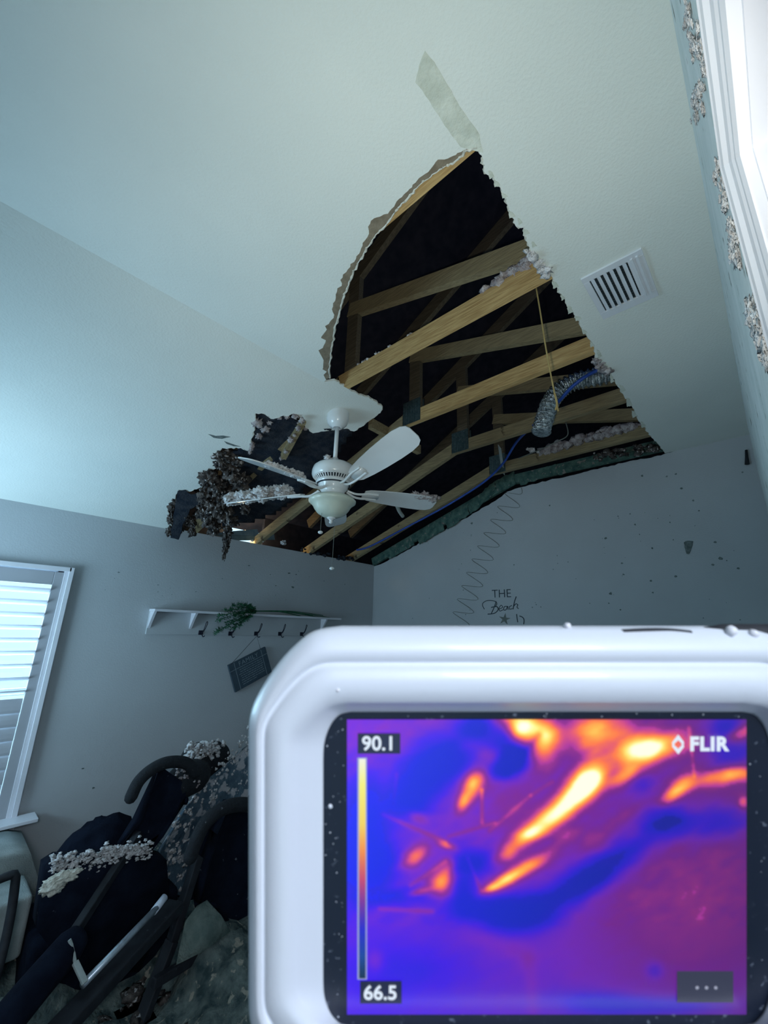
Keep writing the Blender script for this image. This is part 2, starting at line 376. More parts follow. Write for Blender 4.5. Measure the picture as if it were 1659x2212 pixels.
# ------------------------------------------------------------------ roof over the attic
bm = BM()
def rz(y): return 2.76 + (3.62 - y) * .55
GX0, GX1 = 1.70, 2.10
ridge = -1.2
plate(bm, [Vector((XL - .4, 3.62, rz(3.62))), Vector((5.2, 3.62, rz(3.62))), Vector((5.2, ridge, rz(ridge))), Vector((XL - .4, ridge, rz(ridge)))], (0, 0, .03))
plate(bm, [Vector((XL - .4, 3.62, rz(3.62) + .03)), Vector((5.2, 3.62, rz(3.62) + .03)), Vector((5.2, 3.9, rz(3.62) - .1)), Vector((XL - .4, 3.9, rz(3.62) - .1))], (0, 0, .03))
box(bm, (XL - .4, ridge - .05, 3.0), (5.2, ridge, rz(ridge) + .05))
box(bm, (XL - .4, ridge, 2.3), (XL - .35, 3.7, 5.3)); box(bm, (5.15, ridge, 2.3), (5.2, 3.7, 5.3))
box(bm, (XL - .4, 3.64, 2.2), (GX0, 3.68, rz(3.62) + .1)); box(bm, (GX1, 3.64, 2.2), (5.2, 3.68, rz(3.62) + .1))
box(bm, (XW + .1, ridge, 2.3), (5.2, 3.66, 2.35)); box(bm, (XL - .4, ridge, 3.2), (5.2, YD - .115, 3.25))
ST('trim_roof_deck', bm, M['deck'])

ZB = ZC + TH
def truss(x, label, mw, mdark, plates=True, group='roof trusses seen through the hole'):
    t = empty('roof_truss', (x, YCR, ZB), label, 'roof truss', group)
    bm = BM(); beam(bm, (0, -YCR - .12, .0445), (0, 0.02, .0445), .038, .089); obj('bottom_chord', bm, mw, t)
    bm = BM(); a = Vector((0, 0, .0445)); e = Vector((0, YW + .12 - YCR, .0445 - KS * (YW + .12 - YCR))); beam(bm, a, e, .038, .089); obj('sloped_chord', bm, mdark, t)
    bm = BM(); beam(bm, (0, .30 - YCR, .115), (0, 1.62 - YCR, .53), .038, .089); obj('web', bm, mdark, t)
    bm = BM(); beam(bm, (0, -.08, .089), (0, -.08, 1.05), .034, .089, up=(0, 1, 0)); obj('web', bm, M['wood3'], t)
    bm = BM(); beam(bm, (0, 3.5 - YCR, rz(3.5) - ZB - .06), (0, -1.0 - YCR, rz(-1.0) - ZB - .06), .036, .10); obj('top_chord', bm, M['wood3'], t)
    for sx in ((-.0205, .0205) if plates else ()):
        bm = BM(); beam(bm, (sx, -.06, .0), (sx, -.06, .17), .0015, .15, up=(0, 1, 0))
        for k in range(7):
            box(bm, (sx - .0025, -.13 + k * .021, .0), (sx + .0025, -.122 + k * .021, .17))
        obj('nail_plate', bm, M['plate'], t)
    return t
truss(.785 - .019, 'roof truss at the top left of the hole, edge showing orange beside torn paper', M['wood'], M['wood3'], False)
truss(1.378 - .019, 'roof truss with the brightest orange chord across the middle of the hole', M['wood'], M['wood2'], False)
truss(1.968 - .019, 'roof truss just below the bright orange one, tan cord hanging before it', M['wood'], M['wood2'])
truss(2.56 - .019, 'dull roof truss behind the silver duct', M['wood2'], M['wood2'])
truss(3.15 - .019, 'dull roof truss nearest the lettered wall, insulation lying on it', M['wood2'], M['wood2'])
def hang(name, pts, m, label, sub=4, amp=.55, cat='insulation', kind=None, freq=2.6):
    sp = [(Ps(x, y, off), r, (1, 1, e)) for x, y, off, r, e in pts]
    return fluffs(name, sp, m, sub, amp, freq=freq, label=label, cat=cat, kind=kind)
# stub of blocking behind the fan
bm = BM(); beam(bm, Ps(800, 915, -.09), Ps(905, 972, -.09), .038, .07); tag(obj('timber_block', bm, M['wood2']), 'short timber block just right of the fan canopy', 'timber')
bm = BM(); beam(bm, Ps(612, 985, .01), Ps(655, 905, -.01), .035, .06); tag(obj('timber_block', bm, M['wood2']), 'rough yellowish timber end left of the fan canopy, caked in debris', 'timber')
hang('insulation_shred', [(618, 975, .035, .014, 1), (628, 950, .03, .018, 1), (645, 925, .03, .014, 1), (636, 940, .035, .010, 1), (607, 990, .03, .012, 1), (652, 908, .03, .016, 1)], M['pink'], 'crumbs stuck on the rough timber end left of the fan canopy', 3)
bm = BM(); beam(bm, (XW - .02, -.1, ZB + .046), (XW - .02, YCR, ZB + .046), .038, .089)
beam(bm, (XW - .02, YCR, ZB + .035), (XW - .02, YW, ZB + .035 - KS * (YW - YCR)), .038, .089)
tag(obj('wall_nailer', bm, M['green']), 'green-grey ledger timber along the top of the lettered wall', 'timber')
# torn greenish board scraps along the wall top
bm = BM()
for x0, y0, x1, y1, d in [(1010, 1088, 1068, 1040, 22), (1068, 1040, 1110, 1018, 26), (1118, 1030, 1200, 1002, 18), (1200, 1012, 1290, 985, 14), (1290, 992, 1360, 972, 12), (1360, 975, 1412, 955, 12), (960, 1125, 1010, 1092, 18), (900, 1160, 955, 1128, 16), (835, 1196, 890, 1165, 12)]:
    q = ragged([(x0, y0), (x1, y1), (x1 + 4, y1 + d), (x0 + 6, y0 + d), (x0, y0)], 6, 1.8)[:-1]
    plate(bm, [Px(a, b, XW - .045) for a, b in q], (.012, 0, 0))
tag(obj('torn_board_scraps', bm, M['green']), 'torn greenish board scraps fringing the top of the lettered wall', 'drywall scraps', kind='stuff')
bm = BM(); q = ragged([(780, 1199), (806, 1206), (850, 1198), (838, 1206), (812, 1221), (772, 1209), (780, 1199)], 8, 1)[:-1]
# fallen insulation along joists and wall top
def line_fluff(name, a, b, n, r, m, jit=.02, sub=2, amp=.6, **kw):
    a = Vector(a); b = Vector(b)
    return fluffs(name, [(a.lerp(b, random.random()) + Vector([random.uniform(-jit, jit) for _ in range(3)]), r * random.uniform(.4, 1.15), (1, 1, .8)) for _ in range(n)], m, sub, amp, **kw)
T1 = 1.36
line_fluff('insulation_drift', (T1 - .005, .40, ZB + .105), (T1 - .005, .74, ZB + .10), 34, .026, M['pink'], .014, kind='stuff', label='fluffy pinkish insulation on the bright truss chord beside the straight hole edge', cat='insulation')
line_fluff('insulation_drift', (T1 - .005, 1.12, ZB + .096), (T1 - .005, 1.56, ZB + .094), 20, .014, M['fluff'], .009, kind='stuff', label='thin crumbs of insulation near the left end of the bright truss chord', cat='insulation')
line_fluff('insulation_drift', (3.10, .5, ZB + .10), (3.10, 1.2, ZB + .09), 60, .035, M['pink'], .025, kind='stuff', label='pink-grey insulation drift on the truss nearest the lettered wall', cat='insulation')
line_fluff('insulation_drift', Pz(1290, 985, ZB), Pz(1425, 965, ZB), 46, .022, M['dirty'], .03, kind='stuff', label='dirty insulation in the far corner of the hole above the lettered wall', cat='insulation')
line_fluff('insulation_drift', Pz(1285, 775, ZB - .01), Pz(1318, 806, ZB - .01), 16, .020, M['pink'], .012, kind='stuff', label='pinkish insulation clinging to the straight hole edge above the silver duct', cat='insulation')
line_fluff('insulation_drift', Pz(1138, 540, ZB - .01), Pz(1186, 592, ZB - .01), 20, .016, M['fluff'], .01, kind='stuff', label='pale fibre clinging to the straight hole edge where the bright truss meets it', cat='insulation')
# cords, cables, duct, pipe
bm = BM(); tube(bm, smooth_path([Px(1158, 620, 1.40), Px(1168, 680, 1.405), Px(1178, 745, 1.41), Px(1188, 800, 1.415), Px(1198, 850, 1.42), Px(1206, 888, 1.42)]), .003, 8)
tube(bm, smooth_path([Px(1198, 850, 1.42), Px(1203, 872, 1.418), Px(1200, 886, 1.422)]), .004, 8)
tag(obj('tan_cord', bm, M['yellow'], smooth=True), 'tan cord hanging straight down through the hole', 'cord')
def duct_path():
    return smooth_path([Px(1340, 802, 2.32), Px(1300, 812, 2.30), Px(1250, 822, 2.28), Px(1212, 840, 2.26), Px(1190, 868, 2.24), Px(1176, 905, 2.22), Px(1168, 936, 2.20)], 16)
bm = BM(); p = duct_path(); tube(bm, p, [.048 + .007 * math.sin(i * math.pi / 2 + .6) * 1.3 * (1 if i % 2 else -1) + random.uniform(-.002, .002) for i in range(len(p))], 20)
tag(obj('flexible_duct', bm, M['foil'], smooth=False), 'crinkled silver flexible duct drooping between two trusses', 'duct')
bm = BM(); tube(bm, smooth_path([Px(1345, 782, 2.22), Px(1290, 800, 2.20), Px(1240, 832, 2.18), Px(1190, 885, 2.30), Ps(1120, 950, .05), Ps(1085, 1003, .03), Ps(1040, 1045, .02), Ps(960, 1095, .02), Ps(880, 1138, .02), Ps(800, 1180, .02), Ps(770, 1188, .02)], 10), .0095, 10)
tag(obj('blue_cable', bm, M['blue'], smooth=True), 'thick blue cable sagging along the hole beside the lettered wall', 'cable')
bm = BM(); tube(bm, smooth_path([Px(1222, 912, 2.7), Px(1226, 940, 2.7), Px(1200, 955, 2.75), Px(1165, 972, 2.8), Px(1120, 990, 2.85)], 10), .0035, 6)
tag(obj('loose_wire', bm, M['wire'], smooth=True), 'thin grey loose wire looping below the silver duct', 'wire')
fluffs('insulation_tuft', [(Px(1150, 972, 2.9), .022), (Px(1140, 970, 2.9), .012), (Px(1162, 977, 2.9), .010)], M['fluff'], 3, label='small white tuft caught on the loose grey wire', cat='insulation')
bm = BM(); p0 = Ps(1079, 965, -.05); p1 = Ps(1087, 1022, -.02); beam(bm, p0, p1, .05, .004, up=(1, 0, 0)); tag(obj('steel_strap', bm, M['paleplast']), 'pale hanging steel strap crossed by the blue cable', 'strap')
bm = BM(); tube(bm, smooth_path([Ps(855, 1085, -.03), Ps(862, 1103, -.03), Ps(870, 1115, -.03)]), .018, 12); tag(obj('pipe_elbow', bm, M['paleplast'], smooth=True), 'short pale pipe elbow behind the right fan blade', 'pipe')
# eave side: steel channel, dirty shreds
bm = BM()
for (a, b, c, d) in [((448, 1153), (556, 1143), (560, 1158), (452, 1158)), ((470, 1158), (592, 1154), (594, 1166), (500, 1168))]:
    q = [Py(*a, YW + .06), Py(*b, YW + .06), Py(*c, YW + .05), Py(*d, YW + .05)]
    plate(bm, q, (0, .012, .004))
tag(obj('steel_channel', bm, M['metal']), 'bent bluish steel channel lying on the window wall under the hole', 'metal channel')

# ------------------------------------------------------------------ hanging shreds at the left end of the hole
bm = BM()
def flap(bm, px, offs, th=(.004, .006, .002)):
    plate(bm, [Ps(x, y, o) for (x, y), o in zip(px, offs)], th)
q = ragged([(384, 1060), (400, 1058), (412, 1068), (436, 1062), (440, 1085), (410, 1100), (396, 1130), (385, 1166), (368, 1162), (374, 1120), (384, 1060)], 7, 1.5)[:-1]
plate(bm, [Ps(x, y, .004 + max(0, (y - 1060)) * .0016) for x, y in q], (.006, .008, .003))
tag(obj('hanging_flap', bm, M['darkflap']), 'dark hanging flap of ceiling board at the far left tip of the hole', 'drywall flap')
hang('insulation_shred', [(372, 1095, .03, .025, 1), (370, 1120, .05, .026, 1.3), (366, 1148, .09, .022, 1.6), (378, 1085, .02, .02, 1)], M['dirty'], 'ragged dirty shred at the outermost left tip of the hole')
hang('insulation_shred', [(400, 1110, .06, .022, 1.4), (392, 1140, .10, .018, 1.8), (412, 1128, .07, .032, 1.2), (415, 1148, .11, .024, 1.5), (430, 1110, .04, .035, 1)], M['dirty'], 'dark shred hanging between the far left flap and the big debris curtain')
hang('insulation_curtain', [(450, 1030, .02, .05, 1), (470, 1050, .04, .05, 1.2), (445, 1070, .04, .045, 1.3), (465, 1090, .07, .055, 1.3), (450, 1115, .09, .05, 1.4), (480, 1075, .05, .05, 1.3), (462, 1140, .13, .04, 1.4),
      (488, 1110, .09, .045, 1.4), (445, 1042, .02, .035, 1), (436, 1095, .06, .03, 1.4), (500, 1125, .10, .04, 1.1)], M['dirty'], 'big mottled curtain of dirty insulation hanging left of the fan', 4, .6)
hang('insulation_tail', [(492, 1145, .14, .030, 1.5), (490, 1165, .17, .026, 1.8), (487, 1185, .20, .021, 1.9), (484, 1202, .22, .013, 2.2)], M['dirty'], 'long thin tail of debris drooping lowest over the window wall')
hang('insulation_curtain', [(480, 985, .0, .045, 1), (475, 1000, .01, .035, 1), (510, 990, -.01, .045, 1), (500, 1020, .02, .05, 1.2), (520, 1040, .03, .05, 1.3), (525, 1070, .04, .045, 1.3), (530, 1100, .07, .03, 1.2), (505, 1060, .03, .045, 1.2)], M['dirty'], 'dark clotted insulation just left of the upper left fan blade', 4, .6)
hang('insulation_shred', [(556, 912, -.005, .028, 1), (572, 925, -.015, .026, 1), (560, 940, -.01, .018, 1.4), (582, 912, -.01, .016, 1), (545, 962, .01, .015, 2), (540, 975, .02, .010, 2)], M['pink'], 'pinkish tuft at the square notch in the ceiling left of the fan', 3)
hang('insulation_shred', [(620, 900, -.01, .014, 1), (638, 898, -.005, .020, 1), (650, 915, -.01, .018, 1), (604, 902, -.01, .012, 1), (660, 925, -.01, .014, 1)], M['pink'], 'crumbly pinkish fringe along the hole edge near the fan canopy', 3)
bm = BM(); gx, gy = 26, 30; gr = {}
poly_b = [(548, 890), (600, 888), (660, 912), (705, 930), (770, 925), (730, 975), (690, 1030), (640, 1075), (600, 1105), (545, 1130), (480, 1135), (470, 1040), (500, 980), (540, 960)]
def inside(x, y):
    c = False; n = len(poly_b)
    for i in range(n):
        (x1, y1), (x2, y2) = poly_b[i], poly_b[i - 1]
        if (y1 > y) != (y2 > y) and x < (x2 - x1) * (y - y1) / (y2 - y1) + x1: c = not c
    return c
for i in range(gx + 1):
    for j in range(gy + 1):
        x = 468 + 304 * i / gx; y = 884 + 254 * j / gy
        gr[i, j] = bm.verts.new(Ps(x, y, -.012 + .022 * noise.fractal(Vector((x / 45, y / 45, 1)), 1, 2, 4)))
for i in range(gx):
    for j in range(gy):
        if inside(468 + 304 * (i + .5) / gx, 884 + 254 * (j + .5) / gy): bm.faces.new((gr[i, j], gr[i + 1, j], gr[i + 1, j + 1], gr[i, j + 1]))
for v in [v for v in bm.verts if not v.link_faces]: bm.verts.remove(v)
bt = obj('sagging_batt', bm, M['darkflap'], smooth=True); sm = bt.modifiers.new('thick', 'SOLIDIFY'); sm.thickness = .02; sm.offset = -1 if False else 1
tag(bt, 'dark paper-backed insulation batt sagging above the fan, left part of the hole', 'insulation batt')
bm = BM(); q = ragged([(450, 938), (462, 946), (480, 948), (498, 944), (482, 941), (466, 942), (450, 938)], 8, .6)[:-1]; plate(bm, [Ps(x, y, .001) for x, y in q], (0, 0, .0012))
q = ragged([(484, 953), (498, 958), (520, 965), (505, 964), (490, 959), (484, 953)], 8, .5)[:-1]; plate(bm, [Ps(x, y, .001) for x, y in q], (0, 0, .0012))
obj('paper_tears', bm, M['scrap'], ceiling)
line_fluff('insulation_drift', Ps(640, 1186, -.02), Ps(760, 1208, -.02), 30, .02, M['darkflap'], .02, kind='stuff', label='dark debris along the top of the window wall below the fan', cat='insulation')
hang('insulation_tuft', [(568, 1166, -.03, .022, .7), (545, 1168, -.03, .012, .7), (612, 1172, -.03, .026, .8)], M['fluff'], 'pale tuft on the window wall top beside the steel channel', 3)

# ------------------------------------------------------------------ ceiling fan
J = Vector((1.469, 1.814, EYE.z + 1.228))
fan = empty('ceiling_fan', J, 'white five-blade ceiling fan with a frosted bowl light, hanging beside the hole', 'ceiling fan')
g = lambda z: z - 1.228
bm = BM(); lathe(bm, [(.066, .085), (.069, .06), (.070, .035), (.068, .012), (.060, -.012), (.046, -.030), (.032, -.038), (.030, -.042), (.024, -.042), (.020, -.036)], 40); obj('canopy', bm, M['fan'], fan, True)
bm = BM(); tube(bm, [(0, 0, -.02), (0, 0, g(.95))], .013, 20); obj('downrod', bm, M['fan'], fan, True)
bm = BM(); lathe(bm, [(.02, g(.985)), (.024, g(.960)), (.030, g(.952)), (.070, g(.948)), (.105, g(.938)), (.125, g(.920)), (.132, g(.895)), (.132, g(.872)), (.126, g(.858)), (.120, g(.852))], 48); mh = obj('motor_housing', bm, M['fan'], fan, True)
bm = BM(); lathe(bm, [(.118, g(.856)), (.098, g(.835)), (.094, g(.820)), (.100, g(.818)), (.100, g(.812)), (.078, g(.806))], 48); obj('vent_ring', bm, M['ventdark'], mh, True)
bm = BM()
for k in range(44):
    a = 2 * math.pi * k / 44; c, s = math.cos(a), math.sin(a)
    beam(bm, (.121 * c, .121 * s, g(.857)), (.099 * c, .099 * s, g(.833)), .0062, .004)
obj('vent_fins', bm, M['fan'], mh)
bm = BM(); lathe(bm, [(.101, g(.836)), (.106, g(.830)), (.104, g(.818)), (.086, g(.806)), (.086, g(.790)), (.074, g(.776)), (.068, g(.770)), (.070, g(.745)), (.074, g(.738)), (.06, g(.736))], 48); obj('flywheel', bm, M['fan'], fan, True)
bm = BM(); lathe(bm, [(.066, g(.742)), (.098, g(.742)), (.112, g(.736)), (.128, g(.726)), (.139, g(.714)), (.137, g(.704)), (.124, g(.694)), (.112, g(.682)), (.100, g(.660)), (.082, g(.638)), (.055, g(.622)), (.025, g(.613)), (.006, g(.611))], 48); bowl = obj('light_bowl', bm, M['fanglass'], fan, True)
bm = BM(); lathe(bm, [(.008, g(.616)), (.026, g(.614)), (.026, g(.608)), (.015, g(.602)), (.008, g(.594)), (.012, g(.588)), (.010, g(.580)), (.003, g(.576))], 24); obj('finial', bm, M['fan'], bowl, True)
hub = J + Vector((0, 0, g(.776)))
tips = [(528, 992), (498, 1090), (726, 1136), (938, 1090), (900, 925)]
fit = [(528, 963), (508, 1092), (737, 1140), (947, 1089), (901, 963)]
def blade_outline():
    h = [(.19, .038), (.22, .052), (.30, .064), (.40, .073), (.50, .078), (.58, .078), (.63, .070), (.655, .054), (.664, .030)]; pts = h + [(a, -b) for a, b in h[::-1]]
    return pts
bladedirs = []
for k, (tx, ty) in enumerate(tips):
    d = ray(tx, ty); ph = 3.328 - k * 2 * math.pi / 5
    pred = hub + Vector((.66 * math.cos(ph), .66 * math.sin(ph), 0))
    best = None
    for i in range(-30, 31):
        for j in range(-30, 31):
            v = Vector((.66 * math.cos(ph + i * .006) * math.cos(j * .008), .66 * math.sin(ph + i * .006) * math.cos(j * .008), .66 * math.sin(j * .008)))
            q = R.transposed() @ (hub + v - EYE); u = (829.5 + F * q.x / -q.z, 1106 - F * q.y / -q.z)
            e = (u[0] - tx) ** 2 + (u[1] - ty) ** 2 + (i * .3) ** 2 + (j * .3) ** 2
            if best is None or e < best[0]: best = (e, v)
    v = best[1].normalized(); side = Vector((0, 0, 1)).cross(v).normalized(); up = v.cross(side)
    pitch = math.radians(-17 if k != 4 else -24)
    s2 = side * math.cos(pitch) + up * math.sin(pitch); u2 = v.cross(s2)
    bladedirs.append((v, s2, u2))
    T = lambda a, b, c: Vector((0, 0, g(.776))) + v * a + s2 * b + u2 * c
    bm = BM(); plate(bm, [T(a, b, .000) for a, b in blade_outline()], u2 * .006)
    br = obj('blade', bm, M['fan'], fan)
    bm = BM()
    for sg in (-1, 1):
        p = smooth_path([Vector((0, 0, g(.785))) + v * .085 + side * sg * .012, T(.13, sg * .016, -.010), T(.17, sg * .022, -.012), T(.21, sg * .026, -.006), T(.275, sg * .024, -.004)])
        tube(bm, p, .0075, 8)
    plate(bm, [T(a, b, -.006) for a, b in [(.18, .020), (.21, .034), (.27, .030), (.285, .012), (.285, -.012), (.27, -.030), (.21, -.034), (.18, -.020)]], u2 * .005)
    obj('blade_iron', bm, M['fan'], br, True)
for (kx, ky, nm) in ((692, 1150, 'left'), (717, 1228, 'right')):
    dist = 2.32
    e0 = EYE + ray(kx, ky) * ((Vector((hub.x, hub.y)).length * .985) / Vector((ray(kx, ky).x, ray(kx, ky).y)).length)
    st = Vector((e0.x, e0.y, (hub.z - .07) if nm == 'left' else J.z + g(.580)))
    bm = BM(); tube(bm, [rel(st, fan), rel(e0, fan)], .0013, 6); ch = obj('pull_chain', bm, M['wire'], fan)
    bm = BM(); fluffball(bm, rel(e0, fan), .012, 3, (1.15, 1.15, .8), 0); obj('chain_knob', bm, M['fan'], ch, True)
# insulation lying on the blades
def on_blade(k, a0, a1, n, r, m, label, edge=0, hgt=.012, wid=.05):
    v, s2, u2 = bladedirs[k]; sp = []
    for i in range(n):
        a = random.uniform(a0, a1); b = edge + random.uniform(-wid, wid)
        rr_ = r * random.uniform(.45, 1.1); sp.append((hub + v * a + s2 * b + u2 * (.006 + hgt * random.random()), rr_, (1, 1, .8)))
    return fluffs('insulation_clump', sp, m, 3, .6, label=label, cat='insulation', group='insulation lying on the fan')
on_blade(0, .30, .56, 26, .017, M['fluff'], 'pale insulation along the back edge of the upper left fan blade', .045, .014, .02)
on_blade(1, .27, .67, 90, .026, M['fluff'], 'thick white insulation heaped on the lower left fan blade', .0, .05, .06)
on_blade(3, .50, .68, 26, .020, M['pink'], 'pinkish insulation on the tip of the right fan blade', -.05, .02, .02)
fluffs('insulation_clump', [(J + Vector((.035, .03, g(.97))), .022), (J + Vector((.055, .02, g(.965))), .016), (J + Vector((-.03, .0, g(.965))), .014), (J + Vector((-.10, -.05, g(.945))), .016)], M['fluff'], 3, .6, label='small insulation crumbs on top of the fan motor', cat='insulation', group='insulation lying on the fan')

# ------------------------------------------------------------------ ceiling vent
vx0, vx1, vy0, vy1 = 1.432, 1.715, .145, .350
vent = empty('ceiling_vent', ((vx0 + vx1) / 2, (vy0 + vy1) / 2, ZC), 'white square ceiling vent with dark slots', 'vent')
hx, hy = (vx1 - vx0) / 2, (vy1 - vy0) / 2
bm = BM()
ix0, ix1, iy0, iy1 = -hx + .030, hx - .045, -hy + .052, hy - .022
for lo, hi in (((-hx, -hy), (ix0, hy)), ((ix1, -hy), (hx, hy)), ((ix0, -hy), (ix1, iy0)), ((ix0, iy1), (ix1, hy))):
    box(bm, (lo[0], lo[1], -.008), (hi[0], hi[1], 0), .0015)
obj('frame', bm, M['vent'], vent)
bm = BM(); box(bm, (ix0, iy0, -.002), (ix1, iy1, -.0005)); obj('duct_shade_panel', bm, M['ventdark'], vent)  # flat panel under the uncut ceiling, coloured as the duct's shade
for k in range(6):
    y = iy0 + (iy1 - iy0) * (k + .5) / 6
    bm = BM(); beam(bm, (ix0, y, -.007), (ix1, y, -.007), .0145, .0016, up=(0, -.5, 1)); obj('slat', bm, M['vent'], vent)
bm = BM()
for k in range(14):
    x = ix0 + (ix1 - ix0) * (k + .5) / 14; box(bm, (x - .0006, iy0, -.004), (x + .0006, iy1, -.002))
obj('back_vanes', bm, M['plate'], vent)
for k in range(2):
    bm = BM(); box(bm, (ix0 - .01, iy0 - .018 - k * .017, -.014), (ix1 + .01, iy0 - .010 - k * .017, -.007), .001); obj('side_louver', bm, M['vent'], vent)

# ------------------------------------------------------------------ window with shutters
win = empty('window_1', ((WX0 + WX1) / 2, YW, WZ0), kind='structure')
def W(bm_, lo, hi, bev=0): box(bm_, rel(lo, win), rel(hi, win), bev)
bm = BM()
for lo, hi in (((WX0, YW + .09, WZ0), (WX0 + .05, YW + .13, WZ1)), ((WX1 - .05, YW + .09, WZ0), (WX1, YW + .13, WZ1)), ((WX0, YW + .09, WZ0), (WX1, YW + .13, WZ0 + .05)), ((WX0, YW + .09, WZ1 - .05), (WX1, YW + .13, WZ1)), ((WX0, YW + .095, 1.26), (WX1, YW + .125, 1.30))): W(bm, lo, hi)
obj('sash_frame', bm, M['trim'], win)
bm = BM(); W(bm, (WX0 + .03, YW + .108, WZ0 + .03), (WX1 - .03, YW + .112, WZ1 - .03)); obj('glass_pane', bm, M['glass'], win)
bm = BM(); W(bm, (WX0 - .03, YW - .03, WZ0 - .03), (WX1 + .03, YW + .1, WZ0), .004); obj('window_sill', bm, M['trim'], win)
sh = empty('plantation_shutter', (WX1, YW - .02, WZ0), 'white plantation shutter, upper louvers open and bright, lower ones shut', 'shutter')
def SB(lo, hi, bev=.002, b=None):
    b = b or BM(); box(b, rel(lo, sh), rel(hi, sh), bev); return b
fw = .028
b = BM()
for lo, hi in (((WX1 - fw + .015, YW - .040, WZ0), (WX1 + .015, YW, WZ1 + .015)), ((WX0 - .015, YW - .040, WZ0), (WX0 + fw - .015, YW, WZ1 + .015)), ((WX0, YW - .040, WZ1 - fw + .015), (WX1, YW, WZ1 + .015))): SB(lo, hi, .003, b)
for lo, hi in (((WX1 - fw - .006, YW - .030, WZ0), (WX1 - fw + .015, YW + .002, WZ1 - .012)),): SB(lo, hi, .002, b)
obj('shutter_frame', b, M['trim'], sh)
def panel(x0, x1):
    b = BM(); st = .052
    for lo, hi in (((x0, YW - .024, WZ0 + .01), (x0 + st, YW + .004, WZ1 - .02)), ((x1 - st, YW - .024, WZ0 + .01), (x1, YW + .004, WZ1 - .02)), ((x0 + st, YW - .023, WZ1 - .105), (x1 - st, YW + .003, WZ1 - .02)), ((x0 + st, YW - .023, WZ0 + .01), (x1 - st, YW + .003, WZ0 + .12))): SB(lo, hi, .003, b)
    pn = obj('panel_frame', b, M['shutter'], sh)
    zz = WZ1 - .105 - .04; i = 0; up = BM(); lo_ = BM()
    while zz > WZ0 + .13:
        ang = math.radians(-22 if i < 9 else 80)
        bmx = up if i < 9 else lo_
        c = Vector((0, YW - .010, zz)); dy = Vector((0, math.cos(ang), math.sin(ang))); n = Vector((0, -math.sin(ang), math.cos(ang)))
        L = .0395; prof_ = [(-L, 0), (-.025, .0042), (0, .0055), (.025, .0042), (L, 0), (.025, -.0042), (0, -.0055), (-.025, -.0042)]
        A = [bmx.verts.new(rel(c + dy * a + n * bb + Vector((x0 + st + .002, 0, 0)), sh)) for a, bb in prof_]
        B = [bmx.verts.new(rel(c + dy * a + n * bb + Vector((x1 - st - .002, 0, 0)), sh)) for a, bb in prof_]
        for k in range(8): bmx.faces.new((A[k], A[(k + 1) % 8], B[(k + 1) % 8], B[k]))
        bmx.faces.new(A[::-1]); bmx.faces.new(B)
        zz -= .0755; i += 1
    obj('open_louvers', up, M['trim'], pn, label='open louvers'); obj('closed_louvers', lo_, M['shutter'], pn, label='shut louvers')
panel(-.19, WX1 - fw - .004); panel(WX0 + fw - .01, -.20)
wall_box('trim_yard_ground', (-8, 3.7, -.6), (8, 14, -.5), M['yard'])

# ------------------------------------------------------------------ shelf, hooks, sign, greenery
zs0, zs1 = EYE.z - .086, EYE.z + .092
sx0, sx1 = 1.115, 2.92
shelf = empty('hook_shelf', (sx0, YW, zs1), 'long white wall shelf with a backboard and dark hooks', 'shelf')
bm = BM(); box(bm, rel((sx0, YW - .016, zs0), shelf), rel((sx1 - .02, YW, zs1 - .01), shelf), .002); obj('backboard', bm, M['wall'], shelf)
bm = BM(); box(bm, rel((sx0, YW - .115, zs1 - .014), shelf), rel((sx1, YW, zs1 + .004), shelf), .002); obj('shelf_board', bm, M['trim'], shelf)
for bx in (sx0 + .012, 1.43, 2.74):
    bm = BM(); pts = [(bx - .009, YW - .105, zs1 - .012), (bx - .009, YW - .075, zs1 - .05), (bx - .009, YW - .03, zs1 - .12), (bx - .009, YW - .002, zs1 - .15), (bx - .009, YW - .002, zs1 - .012)]
    plate(bm, [rel(p, shelf) for p in pts], (.018, 0, 0)); obj('bracket', bm, M['trim'], shelf)
for hx_, hy_ in ((435, 1367), (499, 1369), (554.5, 1369), (606, 1369.5), (653, 1370)):
    h = Py(hx_, hy_, YW - .03)
    bm = BM(); box(bm, rel(h + Vector((-.018, .008, -.016)), shelf), rel(h + Vector((.018, .016, .018)), shelf), .003)
    tube(bm, [rel(q, shelf) for q in smooth_path([h + Vector((0, 0, .0)), h + Vector((.004, -.03, .03)), h + Vector((.012, -.035, .075)), h + Vector((.022, -.03, .088)), h + Vector((.026, -.03, .072)), h + Vector((.012, -.02, .02)), h])], .003, 6)
    tube(bm, [rel(q, shelf) for q in smooth_path([h, h + Vector((.006, -.022, -.028)), h + Vector((.014, -.036, -.022))])], .004, 6)
    obj('hook', bm, M['hook'], shelf, True)
